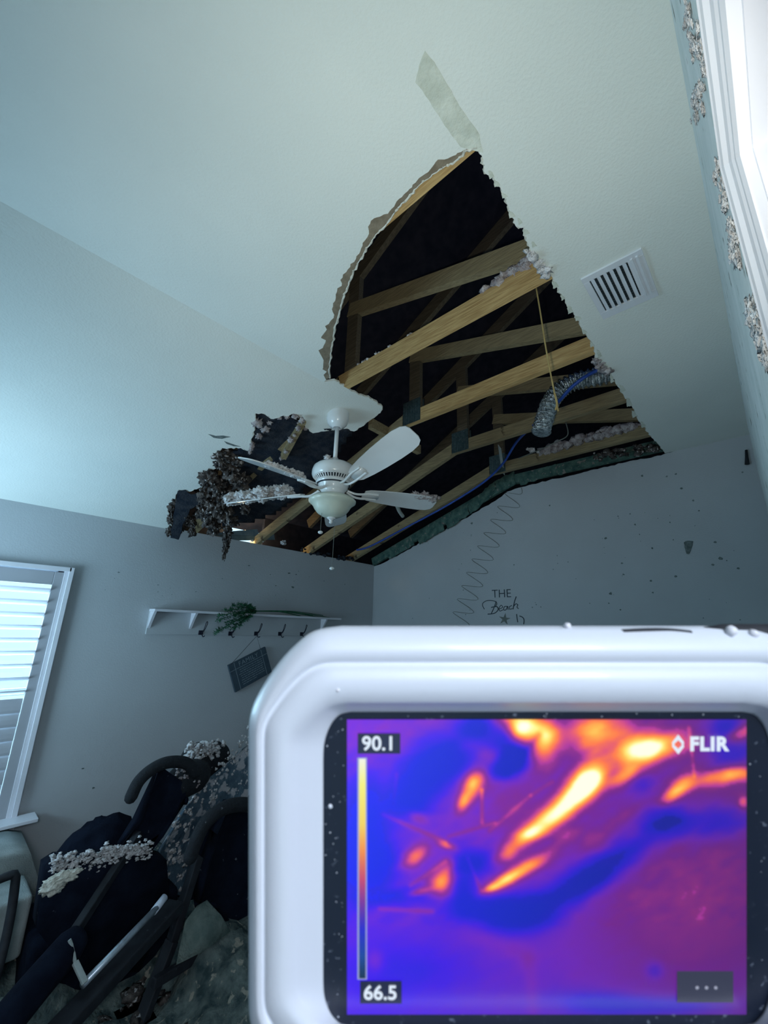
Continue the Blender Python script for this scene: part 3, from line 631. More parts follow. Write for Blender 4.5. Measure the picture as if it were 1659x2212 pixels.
# faux greenery bundle on the shelf
bm = BM(); base = Py(548, 1322, YW - .06); base.z = zs1 + .02
def sprig(bm, a, b, r0=.016, n=46):
    p = smooth_path([a, (Vector(a) + Vector(b)) / 2 + Vector((0, -.015, .012)), b], 10)
    tube(bm, p, .002, 5)
    for i in range(n):
        t = random.random() ** .8; q = p[min(len(p) - 1, int(t * len(p)))]
        d = Vector([random.gauss(0, 1) for _ in range(3)]).normalized(); s = d.orthogonal().normalized() * .004
        L = r0 * random.uniform(.7, 1.3)
        vs = [bm.verts.new(q), bm.verts.new(q + d * L * .5 + s), bm.verts.new(q + d * L), bm.verts.new(q + d * L * .5 - s)]
        bm.faces.new(vs)
for (x, y) in [(465, 1368), (472, 1362), (470, 1340), (474, 1330), (500, 1358), (515, 1352), (485, 1318), (500, 1308), (515, 1304), (530, 1306), (540, 1312), (530, 1340), (505, 1330), (490, 1345)]:
    a = Py(548, 1322, YW - .07); b = Py(x, y, YW - .13); sprig(bm, a, b, .032, 120)
for i in range(7):
    a = Py(545, 1320, YW - .07); b = Py(random.uniform(640, 718), 1330 + random.uniform(-1, 6), YW - .06)
    tube(bm, smooth_path([a, (a + b) / 2 + Vector((0, 0, .02)), b]), .0035, 6)
tag(obj('faux_greenery', bm, M['leaf']), 'bundle of dark green faux foliage draped over the wall shelf', 'artificial plant')
# FAMILY sign hanging askew on the middle hook
c0, c1, c2, c3_ = Py(492, 1437, YW - .02), Py(584, 1391, YW - .02), Py(604, 1446, YW - .02), Py(518, 1507, YW - .02)
ux = (c1 - c0); wS = ux.length; ux.normalize(); uz = Vector((0, -1, 0)).cross(ux) * -1; uz = Vector((-ux.z, 0, ux.x)); hS = .235; wS = .36
ctr = c0 + ux * wS / 2 - uz * hS / 2
smw = Matrix(((ux.x, uz.x, 0, ctr.x), (0, 0, -1, YW - .030), (ux.z, uz.z, 0, ctr.z), (0, 0, 0, 1)))
sign = empty('family_sign', label='dark rectangular FAMILY sign hanging crooked from the shelf by a string', cat='sign', mw=smw)
bm = BM(); box(bm, (-wS / 2, -hS / 2, -.022), (wS / 2, hS / 2, 0), .002); obj('sign_board', bm, M['sign'], sign)
bm = BM()
for a, b in (((-wS / 2, hS / 2 - .062), (wS / 2, hS / 2 - .058)), ((-wS / 2 + .048, -hS / 2), (-wS / 2 + .052, hS / 2)), ((wS / 2 - .052, -hS / 2), (wS / 2 - .048, hS / 2))):
    box(bm, (a[0], a[1], 0), (b[0], b[1], .001))
obj('printed_lines', bm, M['signink'], sign)
text_mesh('sign_heading', 'FAMILY', .052, M['signink'], Matrix.Translation((0, hS / 2 - .032, .0005)), .0004, sign, space=1.15)
bm = BM()
for r_ in range(8):
    y = hS / 2 - .082 - r_ * .018; x = -wS / 2 + .066 + random.uniform(0, .02)
    while x < wS / 2 - .075 - (r_ == 7) * .1:
        L = random.uniform(.008, .03); box(bm, (x, y, 0), (min(x + L, wS / 2 - .06), y + .005, .0009)); x += L + .006
obj('small_print', bm, M['signink'], sign)
hk = Py(554.5, 1374, YW - .035); inv = smw.inverted()
bm = BM(); tube(bm, [(-wS / 2 + .02, hS / 2 - .004, .001), inv @ hk, (wS / 2 - .05, hS / 2 - .004, .001)], .0018, 6); obj('hanging_string', bm, M['hook'], sign)

# ------------------------------------------------------------------ lettered wall
def wall_mw(px, py): c = Px(px, py, XW - .0015); return Matrix(((0, 0, -1, c.x), (-1, 0, 0, c.y), (0, 1, 0, c.z), (0, 0, 0, 1)))
dec = empty('beach_decal', Px(1082, 1300, XW), 'dark vinyl lettering THE Beach Is with a starfish on the wall', 'wall decal')
def dtext(name, s, px, py, size, **k):
    mw = wall_mw(px, py); mw.translation = mw.translation - dec.location; return text_mesh(name, s, size, M['ink'], mw, .0006, dec, **k)
dtext('lettering', 'THE', 1083, 1283, .105, bold=-.001)
bm = BM()
def stroke(bm, pts, r=.0035, n=6):
    tube(bm, [rel(Px(x, y, XW - .002), dec) for x, y in [(p.x, p.y) for p in smooth_path([Vector((a, b, 0)) for a, b in pts], n)]], r, 5)
def cz(x, y): return (960 + x / 2.3734, 1040 + y / 2.3734)
for s_, r in [([(265, 615), (255, 645), (240, 678)], .004), ([(205, 655), (195, 630), (215, 612), (250, 612), (268, 622), (262, 640), (240, 646)], .003), ([(240, 646), (268, 642), (275, 658), (255, 676), (222, 680)], .004),
              ([(280, 655), (298, 645), (290, 635), (280, 650), (284, 664), (300, 658)], .003), ([(322, 640), (308, 642), (304, 658), (316, 658), (324, 640), (326, 658)], .0032), ([(346, 636), (334, 642), (334, 655), (348, 652)], .003),
              ([(368, 590), (358, 620), (352, 655)], .0042), ([(354, 642), (366, 628), (376, 632), (372, 645), (380, 652)], .0032)]:
    stroke(bm, [cz(*q) for q in s_], r)
obj('script_word', bm, M['ink'], dec)
bm = BM()
for s_, r in [([(370, 680), (372, 700), (376, 722)], .004), ([(385, 690), (402, 698), (408, 712), (406, 732)], .004)]: stroke(bm, [cz(*q) for q in s_], r)
obj('lettering', bm, M['ink'], dec)
bm = BM(); cs = cz(308, 706); star = []
for k in range(10):
    a = math.radians(-90 + 36 * k + 8); rr_ = 13 if k % 2 == 0 else 4.6; star.append((cs[0] + rr_ * math.cos(a), cs[1] + rr_ * math.sin(a) * 1.0))
plate(bm, [rel(Px(x, y, XW - .003), dec) for x, y in star], (.003, 0, 0)); obj('starfish', bm, M['wire'], dec)
bm = BM(); pts = []
for i in range(150):
    t = i / 149; cx_ = 1122 - 130 * t - 12 * math.sin(t * 3.1); cy_ = 1052 + 300 * t
    a = t * 2 * math.pi * 10.5; am = 20 if t > .05 else 8
    pts.append((cx_ + am * math.sin(a) + 3 * math.cos(a), cy_ + 7.5 * math.sin(a)))
tube(bm, [Px(x, y, XW - .006) for x, y in pts], .0018, 5)
tag(obj('coiled_wire', bm, M['wire']), 'thin coiled wire zigzagging down the lettered wall', 'wire')
bm = BM(); q = ragged([(1477, 1172), (1484, 1168), (1497, 1169), (1494, 1182), (1488, 1197), (1483, 1196), (1480, 1186), (1477, 1172)], 4, .8)[:-1]
plate(bm, [Px(x, y, XW - .006) for x, y in q], (.006, 0, 0)); tag(obj('paper_scrap', bm, M['scrap']), 'dark wedge-shaped scrap stuck on the lettered wall', 'scrap')
bm = BM(); tube(bm, [Px(1612, 972, XW - .012), Px(1613, 988, XW - .012), Px(1614, 1003, XW - .014)], [.007, .009, .013], 8); tag(obj('wall_bracket', bm, M['black'], smooth=True), 'small black peg on the lettered wall near the door corner', 'wall peg')
bm = BM(); random.seed(11)
for x, y, r in [(1440, 1029, 2.5), (1497, 1081, 2.5), (1472, 1055, 3), (1510, 1103, 2), (1387, 1028, 3.5), (1372, 1133, 2.5), (1308, 1163, 4), (1343, 1217, 3), (1347, 1241, 3), (1406, 1255, 3), (1410, 1280, 2.5), (1319, 1282, 4), (1409, 1184, 2.5), (1227, 1214, 2), (1557, 1206, 4.5), (1545, 1171, 3), (1595, 1228, 3), (1460, 1245, 3),
                (1187, 1092, 3), (1019, 1130, 5), (1315, 1303, 2.5), (1340, 1317, 2), (1150, 1312, 2), (1158, 1306, 2), (1168, 1311, 2), (1110, 1220, 2.5), (1447, 1128, 2), (1361, 1110, 2), (1540, 1220, 3), (1604, 1020, 2), (1460, 1024, 3)] + [(random.uniform(860, 1600), random.uniform(1090, 1340), random.uniform(.8, 1.8)) for _ in range(50)]:
    if y < 1221 - (x - 810) * .62 + 20 and x < 1100: continue
    c = Px(x, y, XW - .002); k = 6; rr_ = r / 360
    pts = [c + Vector((0, math.cos(2 * math.pi * i / k) * rr_ * random.uniform(.5, 1.3), math.sin(2 * math.pi * i / k) * rr_ * random.uniform(.5, 1.2))) for i in range(k)]
    plate(bm, pts, (.002, 0, 0))
tag(obj('wall_specks', bm, M['scrap']), 'scattered dark specks of dirt on the lettered wall', 'specks', kind='stuff')
bm = BM()
for x, y, r in [(538, 1222, 3), (625, 1238, 4), (640, 1241, 3), (632, 1268, 5), (645, 1234, 2), (256, 1236, 2), (596, 1265, 2), (480, 1250, 2), (700, 1255, 2), (745, 1262, 2), (180, 1660, 2.5), (202, 1702, 3)] + [(random.uniform(200, 800), random.uniform(1235, 1300), random.uniform(.7, 1.6)) for _ in range(25)]:
    c = Py(x, y, YW - .002); k = 6; rr_ = r / 300
    plate(bm, [c + Vector((math.cos(2 * math.pi * i / k) * rr_ * random.uniform(.6, 1.6), 0, math.sin(2 * math.pi * i / k) * rr_ * random.uniform(.3, .9))) for i in range(k)], (0, .002, 0))
tag(obj('wall_specks', bm, M['scrap']), 'sparse dark specks of dirt on the window wall above the shelf', 'specks', kind='stuff')
# insulation stuck on the door wall beside the casing
def stuck(name, spots, label, kind=None):
    sp = [(Py(x + random.gauss(0, 4.5), y + random.gauss(0, 13), YD + .003), r * random.uniform(.3, .75), (1, .3, 1)) for x, y, r in spots for _ in range(6)]
    return fluffs(name, sp, M['fluff'], 3, .7, label=label, cat='insulation', group='fluff stuck on the door wall', kind=kind)
stuck('insulation_tuft', [(1484, 28, .010), (1482, 60, .010), (1508, 98, .013), (1496, 104, .009)], 'fluff tuft on the door wall at the very top of the picture')
stuck('insulation_tuft', [(1512, 195, .014), (1505, 215, .016), (1503, 250, .012), (1522, 150, .010)], 'long fluff streak on the door wall above the casing corner')
stuck('insulation_tuft', [(1548, 375, .012), (1560, 400, .012), (1566, 432, .016), (1552, 350, .010)], 'fluff tuft right beside the casing corner on the door wall')
stuck('insulation_tuft', [(1582, 520, .020), (1588, 545, .022), (1578, 495, .014)], 'pinkish fluff tuft on the door wall beside the upright casing')
stuck('insulation_tuft', [(1630, 695, .030), (1640, 708, .028), (1655, 770, .022)], 'lowest fluff tuft on the door wall near the right picture edge')

# ------------------------------------------------------------------ heap in the far left corner
def Q(px, py, y): return Py(px, py, y)
def slab(name, pts, th, m, parent=None, bev=.012, **kw):
    bm = BM(); plate(bm, pts, th)
    bmesh.ops.remove_doubles(bm, verts=bm.verts, dist=1e-5)
    if bev:
        es = [e for e in bm.edges if len(e.link_faces) == 2 and e.calc_face_angle(0) > .6]
        bmesh.ops.bevel(bm, geom=es, offset=bev, segments=3, affect='EDGES')
    o = obj(name, bm, m, parent, True, **kw); return o
# inversion table
it = empty('inversion_table', (1.45, 2.6, 0), 'black inversion table with foam grips, its grey backrest covered in insulation', 'exercise machine')
Rl = lambda p: rel(p, it)
bk = [(600, 1560), (520, 1625), (455, 1682), (400, 1745), (345, 1835), (328, 1890), (345, 1925), (385, 1940), (430, 1915), (470, 1860), (520, 1790), (640, 1660)]
def yb(x, y): return 2.72 + (x - 330) * .0008
slab('backrest', [Rl(Q(x, y, yb(x, y))) for x, y in bk], (.01, .045, -.02), M['cloth'], it, .012, label='grey-blue cloth backrest')
bm = BM(); foamtube(bm, [Rl(Q(*p, 2.55)) for p in [(283, 1722), (300, 1688), (328, 1662), (362, 1647), (400, 1648), (425, 1668)]], .030); obj('foam_grip', bm, M['foam'], it, True)
bm = BM(); foamtube(bm, [Rl(Q(*p, 2.30)) for p in [(412, 1850), (424, 1815), (446, 1775), (485, 1745), (530, 1738), (575, 1750)]], .034); obj('foam_grip', bm, M['foam'], it, True)
bm = BM()
foamtube(bm, [Rl(Q(425, 1642, 2.95)), Rl(Q(462, 1638, 3.0))], .105, 28); obj('ankle_roller', bm, M['foam'], it, True)
bm = BM(); foamtube(bm, [Rl(Q(392, 1688, 2.70)), Rl(Q(420, 1676, 2.76))], .092, 28); obj('ankle_roller', bm, M['foam'], it, True)
slab('head_pad', [Rl(Q(x, y, 2.62)) for x, y in [(348, 1668), (392, 1700), (398, 1730), (350, 1806), (310, 1850), (240, 1868), (300, 1772)]], (.0, .07, -.01), M['vinyl'], it, .02)
bm = BM(); beam(bm, Rl(Q(300, 1800, 2.62)), Rl(Q(118, 2080, 2.35)), .035, .04, bevel=.005); obj('frame_tube', bm, M['black'], it)
bm = BM(); beam(bm, Rl(Q(380, 1955, 2.42)), Rl(Q(30, 2330, 2.05)), .085, .05, bevel=.008); obj('main_rail', bm, M['black'], it)
bm = BM(); tube(bm, [Rl(Q(338, 1962, 2.36)), Rl(Q(178, 2128, 2.18))], .0135, 16); sp_ = obj('adjusting_pole', bm, M['silver'], it, True, label='silver pole')
bm = BM(); tube(bm, [Rl(Q(356, 1938, 2.39)), Rl(Q(331, 1970, 2.355))], .0165, 16); obj('pole_tip', bm, M['pole'], sp_, True)
for a, b, wd in [((428, 1850, 2.44), (372, 2030, 2.44), .055), ((372, 2030, 2.44), (292, 2240, 2.40), .06), ((560, 1985, 2.50), (330, 2125, 2.36), .034), ((505, 1990, 2.6), (560, 2150, 2.45), .04)]:
    bm = BM(); beam(bm, Rl(Q(*a)), Rl(Q(*b)), wd, .04, bevel=.006); obj('leg', bm, M['black'], it)
slab('side_shroud', [Rl(Q(x, y, 2.5)) for x, y in [(560, 1735), (500, 1745), (466, 1800), (440, 1880), (425, 1950), (470, 1960), (495, 2010), (560, 2010), (620, 1900)]], (.0, .09, 0), M['vinyl'], it, .02)
# insulation on the backrest and elsewhere on the heap
random.seed(5)
sp = []
for i in range(900):
    t = random.random(); s_ = random.uniform(-1, 1)
    x = 600 - 250 * t; y = 1590 + 310 * t ** .95
    x += s_ * 52; y += s_ * 38
    if noise.noise(Vector((x / 26, y / 26, 7))) < -.12 + .25 * (t - .5): continue
    sp.append((Q(x, y, yb(x, y) - .008), random.uniform(.0035, .011), (1, .6, 1)))
fluffs('insulation_cover', sp, M['fluff'], 2, .7, label='grey-white insulation crumbs covering the tilted backrest', cat='insulation', kind='stuff')
line_fluff('insulation_cover', Q(415, 1622, 2.85), Q(465, 1618, 2.89), 150, .015, M['fluff'], .045, kind='stuff', label='pale insulation on top of the rear foam roller', cat='insulation')
line_fluff('insulation_cover', Q(388, 1665, 2.60), Q(425, 1690, 2.66), 40, .009, M['pink'], .03, kind='stuff', label='crumbs of insulation on the front foam roller', cat='insulation')
# dark armchair below the window end
ac = empty('dark_armchair', (.75, 2.9, 0), 'dark upholstered armchair with a rounded back, half buried left of the backrest', 'armchair')
Ra = lambda p: rel(p, ac)
def cushion(name, pts, th, m, parent, R_, bev=.03, **k): return slab(name, [R_(p) for p in pts], th, m, parent, bev, **k)
arc = [(108, 1905), (112, 1860), (126, 1825), (150, 1796), (185, 1778), (225, 1770), (262, 1775), (290, 1795), (300, 1830), (300, 1905)]
bm = BM(); cc = Q(205, 1895, 2.82); rxx = (Q(304, 1895, 2.82) - cc).x; rzz = (Q(205, 1771, 2.82) - cc).z
fluffball(bm, Ra(cc), 1, 4, (rxx, .16, rzz), 0); obj('back_cushion', bm, M['vinyl'], ac, True)
bm = BM(); sd = [(98, 1880), (125, 1862), (200, 1856), (320, 1846), (360, 1858), (368, 1960), (300, 2100), (150, 2100), (80, 2010)]
plate(bm, [Ra(Q(x, y, 2.55)) for x, y in sd], (0, .12, .0)); es = [e for e in bm.edges if len(e.link_faces) == 2 and e.calc_face_angle(0) > .6]; bmesh.ops.bevel(bm, geom=es, offset=.03, segments=3, affect='EDGES')
obj('seat', bm, M['vinyl'], ac, True)
bm = BM(); box(bm, Ra((.62, 2.62, 0)), Ra((1.25, 3.1, .35)), .03); obj('base', bm, M['vinyl'], ac, True)
random.seed(9)
sp = [(Q(110 + 215 * t + random.uniform(-6, 6), 1872 - 38 * t + random.gauss(0, 10), 2.545 + random.uniform(-.01, .02)), random.uniform(.003, .011), (1, 1, .6)) for t in [random.random() for _ in range(420)]]
sp += [(Q(random.uniform(225, 300), 1838 + random.uniform(-10, 8), 2.55), random.uniform(.006, .015), (1, 1, .6)) for _ in range(80)]
fluffs('insulation_cover', sp, M['fluff'], 2, .7, label='band of pale insulation strewn along the armchair seat', cat='insulation', kind='stuff')
fluffs('plaster_lump', [(Q(116, 1912, 2.50), .036, (1.2, .6, .9)), (Q(138, 1896, 2.50), .032, (1.5, .6, .7)), (Q(160, 1884, 2.50), .018, (1.6, .6, .6)), (Q(126, 1902, 2.50), .034, (1.2, .6, .8))], M['gyps'], 4, .35, label='yellowish lump of broken plaster on the front of the dark armchair', cat='plaster')
# thick dark roll at the bottom left
bm = BM(); foamtube(bm, [Q(150, 2045, 2.30), Q(60, 2150, 2.20), Q(-30, 2260, 2.12)], .06, 24); tag(obj('rolled_mat', bm, M['vinyl'], smooth=True), 'thick dark roll lying across the bottom left corner', 'roll')
bm = BM(); beam(bm, Q(162, 2078, 2.22), Q(184, 2124, 2.16), .022, .012, bevel=.003); tube(bm, smooth_path([Q(150, 2030, 2.25), Q(157, 2050, 2.24), Q(162, 2078, 2.22)]), .006, 8)
tag(obj('pale_strap', bm, M['sofa']), 'short pale strap beside the silver pole', 'strap')
# broken board and litter on the floor
slab('board_piece', [Q(x, y, 2.36 + (2010 - y) * .001) for x, y in [(400, 1990), (425, 1958), (447, 1945), (478, 1978), (498, 2012), (440, 2055), (380, 2085)]], (.006, .012, -.004), M['board'], bev=0, label='broken grey board piece propped between the black legs', cat='board')
random.seed(3)
def floor_debris():
    bm = BM()
    for i in range(420):
        x = random.uniform(.3, 2.6); y = random.uniform(2.0, 3.3)
        fluffball(bm, (x, y, random.uniform(.0, .03)), random.uniform(.008, .045), 2, (1, 1, .6), .6, 2.4)
    return bm
tag(obj('floor_litter', floor_debris(), M['dirty'], smooth=True), 'heaps of dirty insulation and crumbs over the floor', 'debris', kind='stuff')
bm = BM()
import random as _r
n = 46
grid = [[None] * n for _ in range(n)]
for i in range(n):
    for j in range(n):
        x = .2 + 2.9 * i / (n - 1); y = 1.9 + 1.5 * j / (n - 1)
        z = .10 + .22 * noise.fractal(Vector((x * 1.6, y * 1.6, 0)), 1, 2, 4) + .03 * noise.fractal(Vector((x * 12, y * 12, 3)), 1, 2, 4) + .22 * max(0, (y - 2.5)) 
        e = min(i, n - 1 - i, j, n - 1 - j) / 5
        grid[i][j] = bm.verts.new((x, y, max(-.01, z) * min(1, e) if e < 1 else max(.0, z)))
for i in range(n - 1):
    for j in range(n - 1): bm.faces.new((grid[i][j], grid[i + 1][j], grid[i + 1][j + 1], grid[i][j + 1]))
tag(obj('debris_mound', bm, M['carpet'], smooth=True), 'low mound of fallen debris under the heap', 'debris', kind='stuff')
# pale sofa under the window
sf = empty('pale_sofa', (-.1, 2.9, 0), 'pale upholstered sofa end under the window at the left picture edge', 'sofa')
Rs = lambda p: rel(p, sf)
pa, pb = Q(72, 1835, 3.0), Q(84, 1905, 3.0)
bm = BM()
arm = [(-.72, Q(0, 1822, 3.0).z + .02), (pa.x - .08, pa.z + .015), (pa.x - .01, pa.z - .01), (pb.x, pb.z), (pb.x + .005, Q(80, 1920, 3.0).z), (Q(52, 2092, 3.0).x, Q(52, 2092, 3.0).z), (-.72, Q(52, 2092, 3.0).z)]
plate(bm, [Rs((x, 2.98, z)) for x, z in arm], (0, .34, 0)); es = [e for e in bm.edges if len(e.link_faces) == 2 and e.calc_face_angle(0) > .5]; bmesh.ops.bevel(bm, geom=es, offset=.025, segments=3, affect='EDGES')
obj('backrest', bm, M['sofa'], sf, True)
zf = Q(70, 1930, 2.9).z
bm = BM(); box(bm, Rs((-.72, 2.75, .25)), Rs((Q(74, 1932, 2.75).x, 3.0, Q(74, 1932, 2.75).z)), .02); obj('seat', bm, M['sofa'], sf, True)
bm = BM(); box(bm, Rs((-.72, 2.78, 0)), Rs((Q(74, 1932, 2.75).x - .05, 3.3, .26)), .01); obj('base', bm, M['sofa'], sf, True)
bm = BM(); box(bm, (-.72, 3.30, zz1 := pa.z + .02), (Q(72, 1800, 3.35).x, 3.42, zz1 + .02), .004)
tag(obj('curtain_rod', bm, M['trim']), 'white strip of trim lying across the sofa back below the window', 'trim strip')
bm = BM(); tube(bm, smooth_path([Q(-20, 1908, 2.62), Q(8, 1896, 2.62), Q(30, 1888, 2.62)], 4) + smooth_path([Q(34, 1896, 2.62), Q(26, 1960, 2.60), Q(10, 2040, 2.56), Q(-14, 2130, 2.5)], 5), .017, 10)
tag(obj('bent_frame', bm, M['black'], smooth=True), 'black bent metal frame in front of the pale sofa', 'metal frame')

# ------------------------------------------------------------------ thermal camera held up in front
D = .075
dev = empty('thermal_camera', label='pale handheld thermal camera with a purple and orange heat picture on its screen', cat='thermal camera', mw=CAMM @ Matrix.Translation((0, 0, -D)))
def L2(px, py, z=0.0): k = (D - z) / F; return Vector(((px - 829.5) * k, (1106 - py) * k, z))
CXs, CYs = 1181.0, 1876.0
rings_px = [   # (left-column corner samples from left side to top side), depth in metres towards viewer
    ([(552, 1600), (555, 1555), (572, 1512), (612, 1450), (650, 1408), (692, 1380), (745, 1372)], -.020),
    ([(540, 1600), (543, 1552), (560, 1508), (602, 1442), (642, 1397), (684, 1367), (740, 1357)], -.012),
    ([(537, 1600), (540, 1550), (556, 1503), (598, 1437), (640, 1391), (681, 1362), (738, 1352)], -.0075),
    ([(540, 1600), (543, 1552), (560, 1508), (602, 1443), (643, 1399), (684, 1370), (740, 1362)], -.0045),
    ([(551, 1602), (554, 1560), (570, 1520), (612, 1458), (650, 1418), (690, 1395), (744, 1392)], -.0020),
    ([(563, 1604), (566, 1566), (581, 1532), (620, 1480), (655, 1446), (694, 1427), (746, 1424)], -.0008),
    ([(566, 1605), (569, 1568), (584, 1535), (623, 1483), (658, 1450), (697, 1431), (748, 1428)], -.0016),
    ([(570, 1606), (573, 1571), (588, 1539), (627, 1488), (662, 1455), (700, 1437), (750, 1435)], -.0016),
    ([(574, 1607), (577, 1574), (592, 1543), (631, 1493), (666, 1461), (703, 1444), (752, 1442)], -.0004),
    ([(600, 1615), (603, 1588), (615, 1563), (648, 1523), (678, 1496), (709, 1481), (754, 1478)], .0004),
    ([(626, 1625), (629, 1602), (640, 1580), (665, 1552), (689, 1531), (715, 1518), (755, 1514)], .0004),
    ([(640, 1630), (643, 1608), (652, 1588), (674, 1561), (695, 1541), (718, 1527), (756, 1520)], -.0010),
    ([(690, 1640), (692, 1612), (697, 1590), (706, 1568), (718, 1551), (733, 1538), (757, 1533)], -.0022),
    ([(699, 1642), (700, 1614), (704, 1592), (712, 1571), (722, 1555), (736, 1543), (758, 1538)], -.0030)]
def full_ring(cp, z):
    c = [v for v in smooth_path([Vector((x, y, 0)) for x, y in cp], 5)]
    tl = [(v.x, v.y) for v in c]
    tr = [(2 * CXs - x, y) for x, y in tl[::-1]]
    br = [(x, 2 * CYs - y) for x, y in tr[::-1]]
    bl = [(2 * CXs - x, y) for x, y in br[::-1]]
    return [L2(x, y, z) for x, y in tl + tr + br + bl]
bm = BM(); rg = [[bm.verts.new(p) for p in full_ring(c, z)] for c, z in rings_px]
for A, B in zip(rg, rg[1:]):
    n = len(A)
    for k in range(n): bm.faces.new((A[k], A[(k + 1) % n], B[(k + 1) % n], B[k]))
bm.faces.new(rg[0])
obj('housing', bm, M['housing'], dev, True)
bm = BM(); plate(bm, [p + Vector((0, 0, .0002)) for p in full_ring(rings_px[-1][0], -.0030)], (0, 0, -.001)); bez = obj('bezel', bm, M['bezel'], dev)
# screen: thermal picture emitted by the display
def sc(x, y): return (680 + x / 1.6946, 1500 + y / 1.6946)
SX0, SX1, SY0, SY1 = 118, 1580, 92, 1172
PAL = [(0.0, (14, 38, 200)), (.12, (22, 34, 205)), (.28, (62, 20, 218)), (.42, (112, 34, 190)), (.52, (122, 34, 150)), (.62, (160, 50, 140)), (.70, (205, 75, 110)), (.78, (236, 112, 62)), (.88, (250, 165, 66)), (.96, (253, 215, 105)), (1.05, (255, 250, 215))]
def pal(v):
    v = max(0, min(1.05, v))
    for (a, ca), (b, cb) in zip(PAL, PAL[1:]):
        if v <= b:
            t = (v - a) / (b - a); return [ca[i] + (cb[i] - ca[i]) * t for i in range(3)]
    return PAL[-1][1]
COLD = [(480, 235, 75, 60, 0, .55), (385, 320, 70, 60, -40, .5), (340, 395, 50, 40, 0, .35), (590, 125, 50, 45, 0, .5), (700, 190, 50, 45, 40, .5), (740, 230, 35, 30, 0, .5), (690, 275, 60, 28, -10, .5), (190, 440, 70, 110, 0, .4), (160, 620, 60, 100, 0, .38),
        (250, 620, 50, 60, 0, .28), (640, 790, 120, 45, 5, .4), (780, 800, 90, 50, -10, .4), (960, 700, 110, 42, -28, .42), (1110, 600, 130, 45, -33, .42), (1280, 460, 60, 45, 0, .42), (1460, 470, 110, 45, -8, .35), (1530, 200, 60, 60, 0, .35), (1500, 110, 50, 35, 0, .3),
        (600, 610, 60, 35, 0, .35), (540, 690, 35, 70, 0, .3), (300, 740, 100, 25, -5, .22), (1040, 1130, 120, 32, 3, .25), (1300, 1140, 150, 25, 0, .25), (1245, 1010, 24, 24, 0, .2), (330, 1010, 160, 60, 0, .1), (1190, 335, 40, 30, -30, .25)]
HOT = [(765, 105, 62, 38, 20, .62), (745, 150, 30, 30, 0, .35), (842, 205, 42, 62, 20, .33), (850, 150, 40, 40, 0, .2), (1000, 150, 60, 55, 20, .34), (1080, 120, 70, 40, 0, .3), (1185, 205, 70, 42, -15, .62), (1290, 185, 80, 36, -12, .32), (1135, 300, 45, 22, -35, .4), (1000, 315, 62, 42, -45, .66), (930, 390, 90, 34, -40, .5),
       (850, 465, 80, 32, -35, .42), (780, 512, 38, 22, -20, .4), (592, 305, 42, 28, -10, .42), (568, 355, 25, 42, 25, .42), (540, 400, 16, 26, 20, .35), (705, 580, 48, 24, -38, .42), (770, 635, 82, 22, -30, .48), (680, 690, 50, 18, -30, .42), (640, 712, 25, 10, -20, .3),
       (465, 690, 34, 40, 10, .55), (490, 630, 18, 24, 20, .25), (370, 592, 42, 22, -38, .46), (385, 722, 30, 10, -15, .38), (1345, 335, 42, 22, -38, .36), (1300, 375, 36, 18, -38, .32), (1480, 305, 80, 24, -8, .34), (1560, 285, 50, 22, 0, .30), (1555, 145, 42, 20, -25, .45), (1570, 395, 16, 18, 0, .3),
       (930, 515, 34, 18, -30, .2), (1020, 535, 40, 26, 0, .16), (480, 552, 26, 10, 20, .38), (370, 445, 30, 16, 30, .2), (1160, 430, 80, 20, -30, .1), (650, 210, 40, 40, 0, .18), (560, 180, 30, 25, 0, .15), (220, 980, 25, 30, 0, .14), (1300, 800, 260, 200, 0, .06), (720, 420, 60, 80, 30, .12)]
def gsum(lst, x, y):
    s = 0
    for cx, cy, sx, sy, a, am in lst:
        dx, dy = x - cx, y - cy
        if abs(dx) > 3.2 * max(sx, sy) or abs(dy) > 3.2 * max(sx, sy): continue
        ca, sa = math.cos(math.radians(a)), math.sin(math.radians(a)); u = (dx * ca + dy * sa) / sx; v = (-dx * sa + dy * ca) / sy
        s += am * math.exp(-.5 * (u * u + v * v) ** 1.08)
    return s
def seg(x, y, x0, y0, x1, y1, wd):
    t = max(0, min(1, ((x - x0) * (x1 - x0) + (y - y0) * (y1 - y0)) / ((x1 - x0) ** 2 + (y1 - y0) ** 2)))
    return math.exp(-((x - x0 - t * (x1 - x0)) ** 2 + (y - y0 - t * (y1 - y0)) ** 2) / wd ** 2)
LINES = [(612, 350, 612, 470, 7, .18), (250, 440, 480, 540, 9, .14), (490, 520, 660, 470, 7, .12), (640, 500, 790, 370, 7, .1), (560, 600, 610, 720, 7, .12), (240, 785, 430, 795, 9, .14), (350, 700, 480, 610, 8, .12), (300, 290, 290, 400, 7, .1), (790, 370, 870, 320, 7, .1), (1370, 120, 1390, 300, 7, .1), (820, 150, 700, 290, 14, -.12), (560, 860, 780, 960, 40, .05), (780, 960, 800, 1160, 25, .04)]
NX, NY = 250, 185
me = bpy.data.meshes.new('screen'); vs = []; cols = []
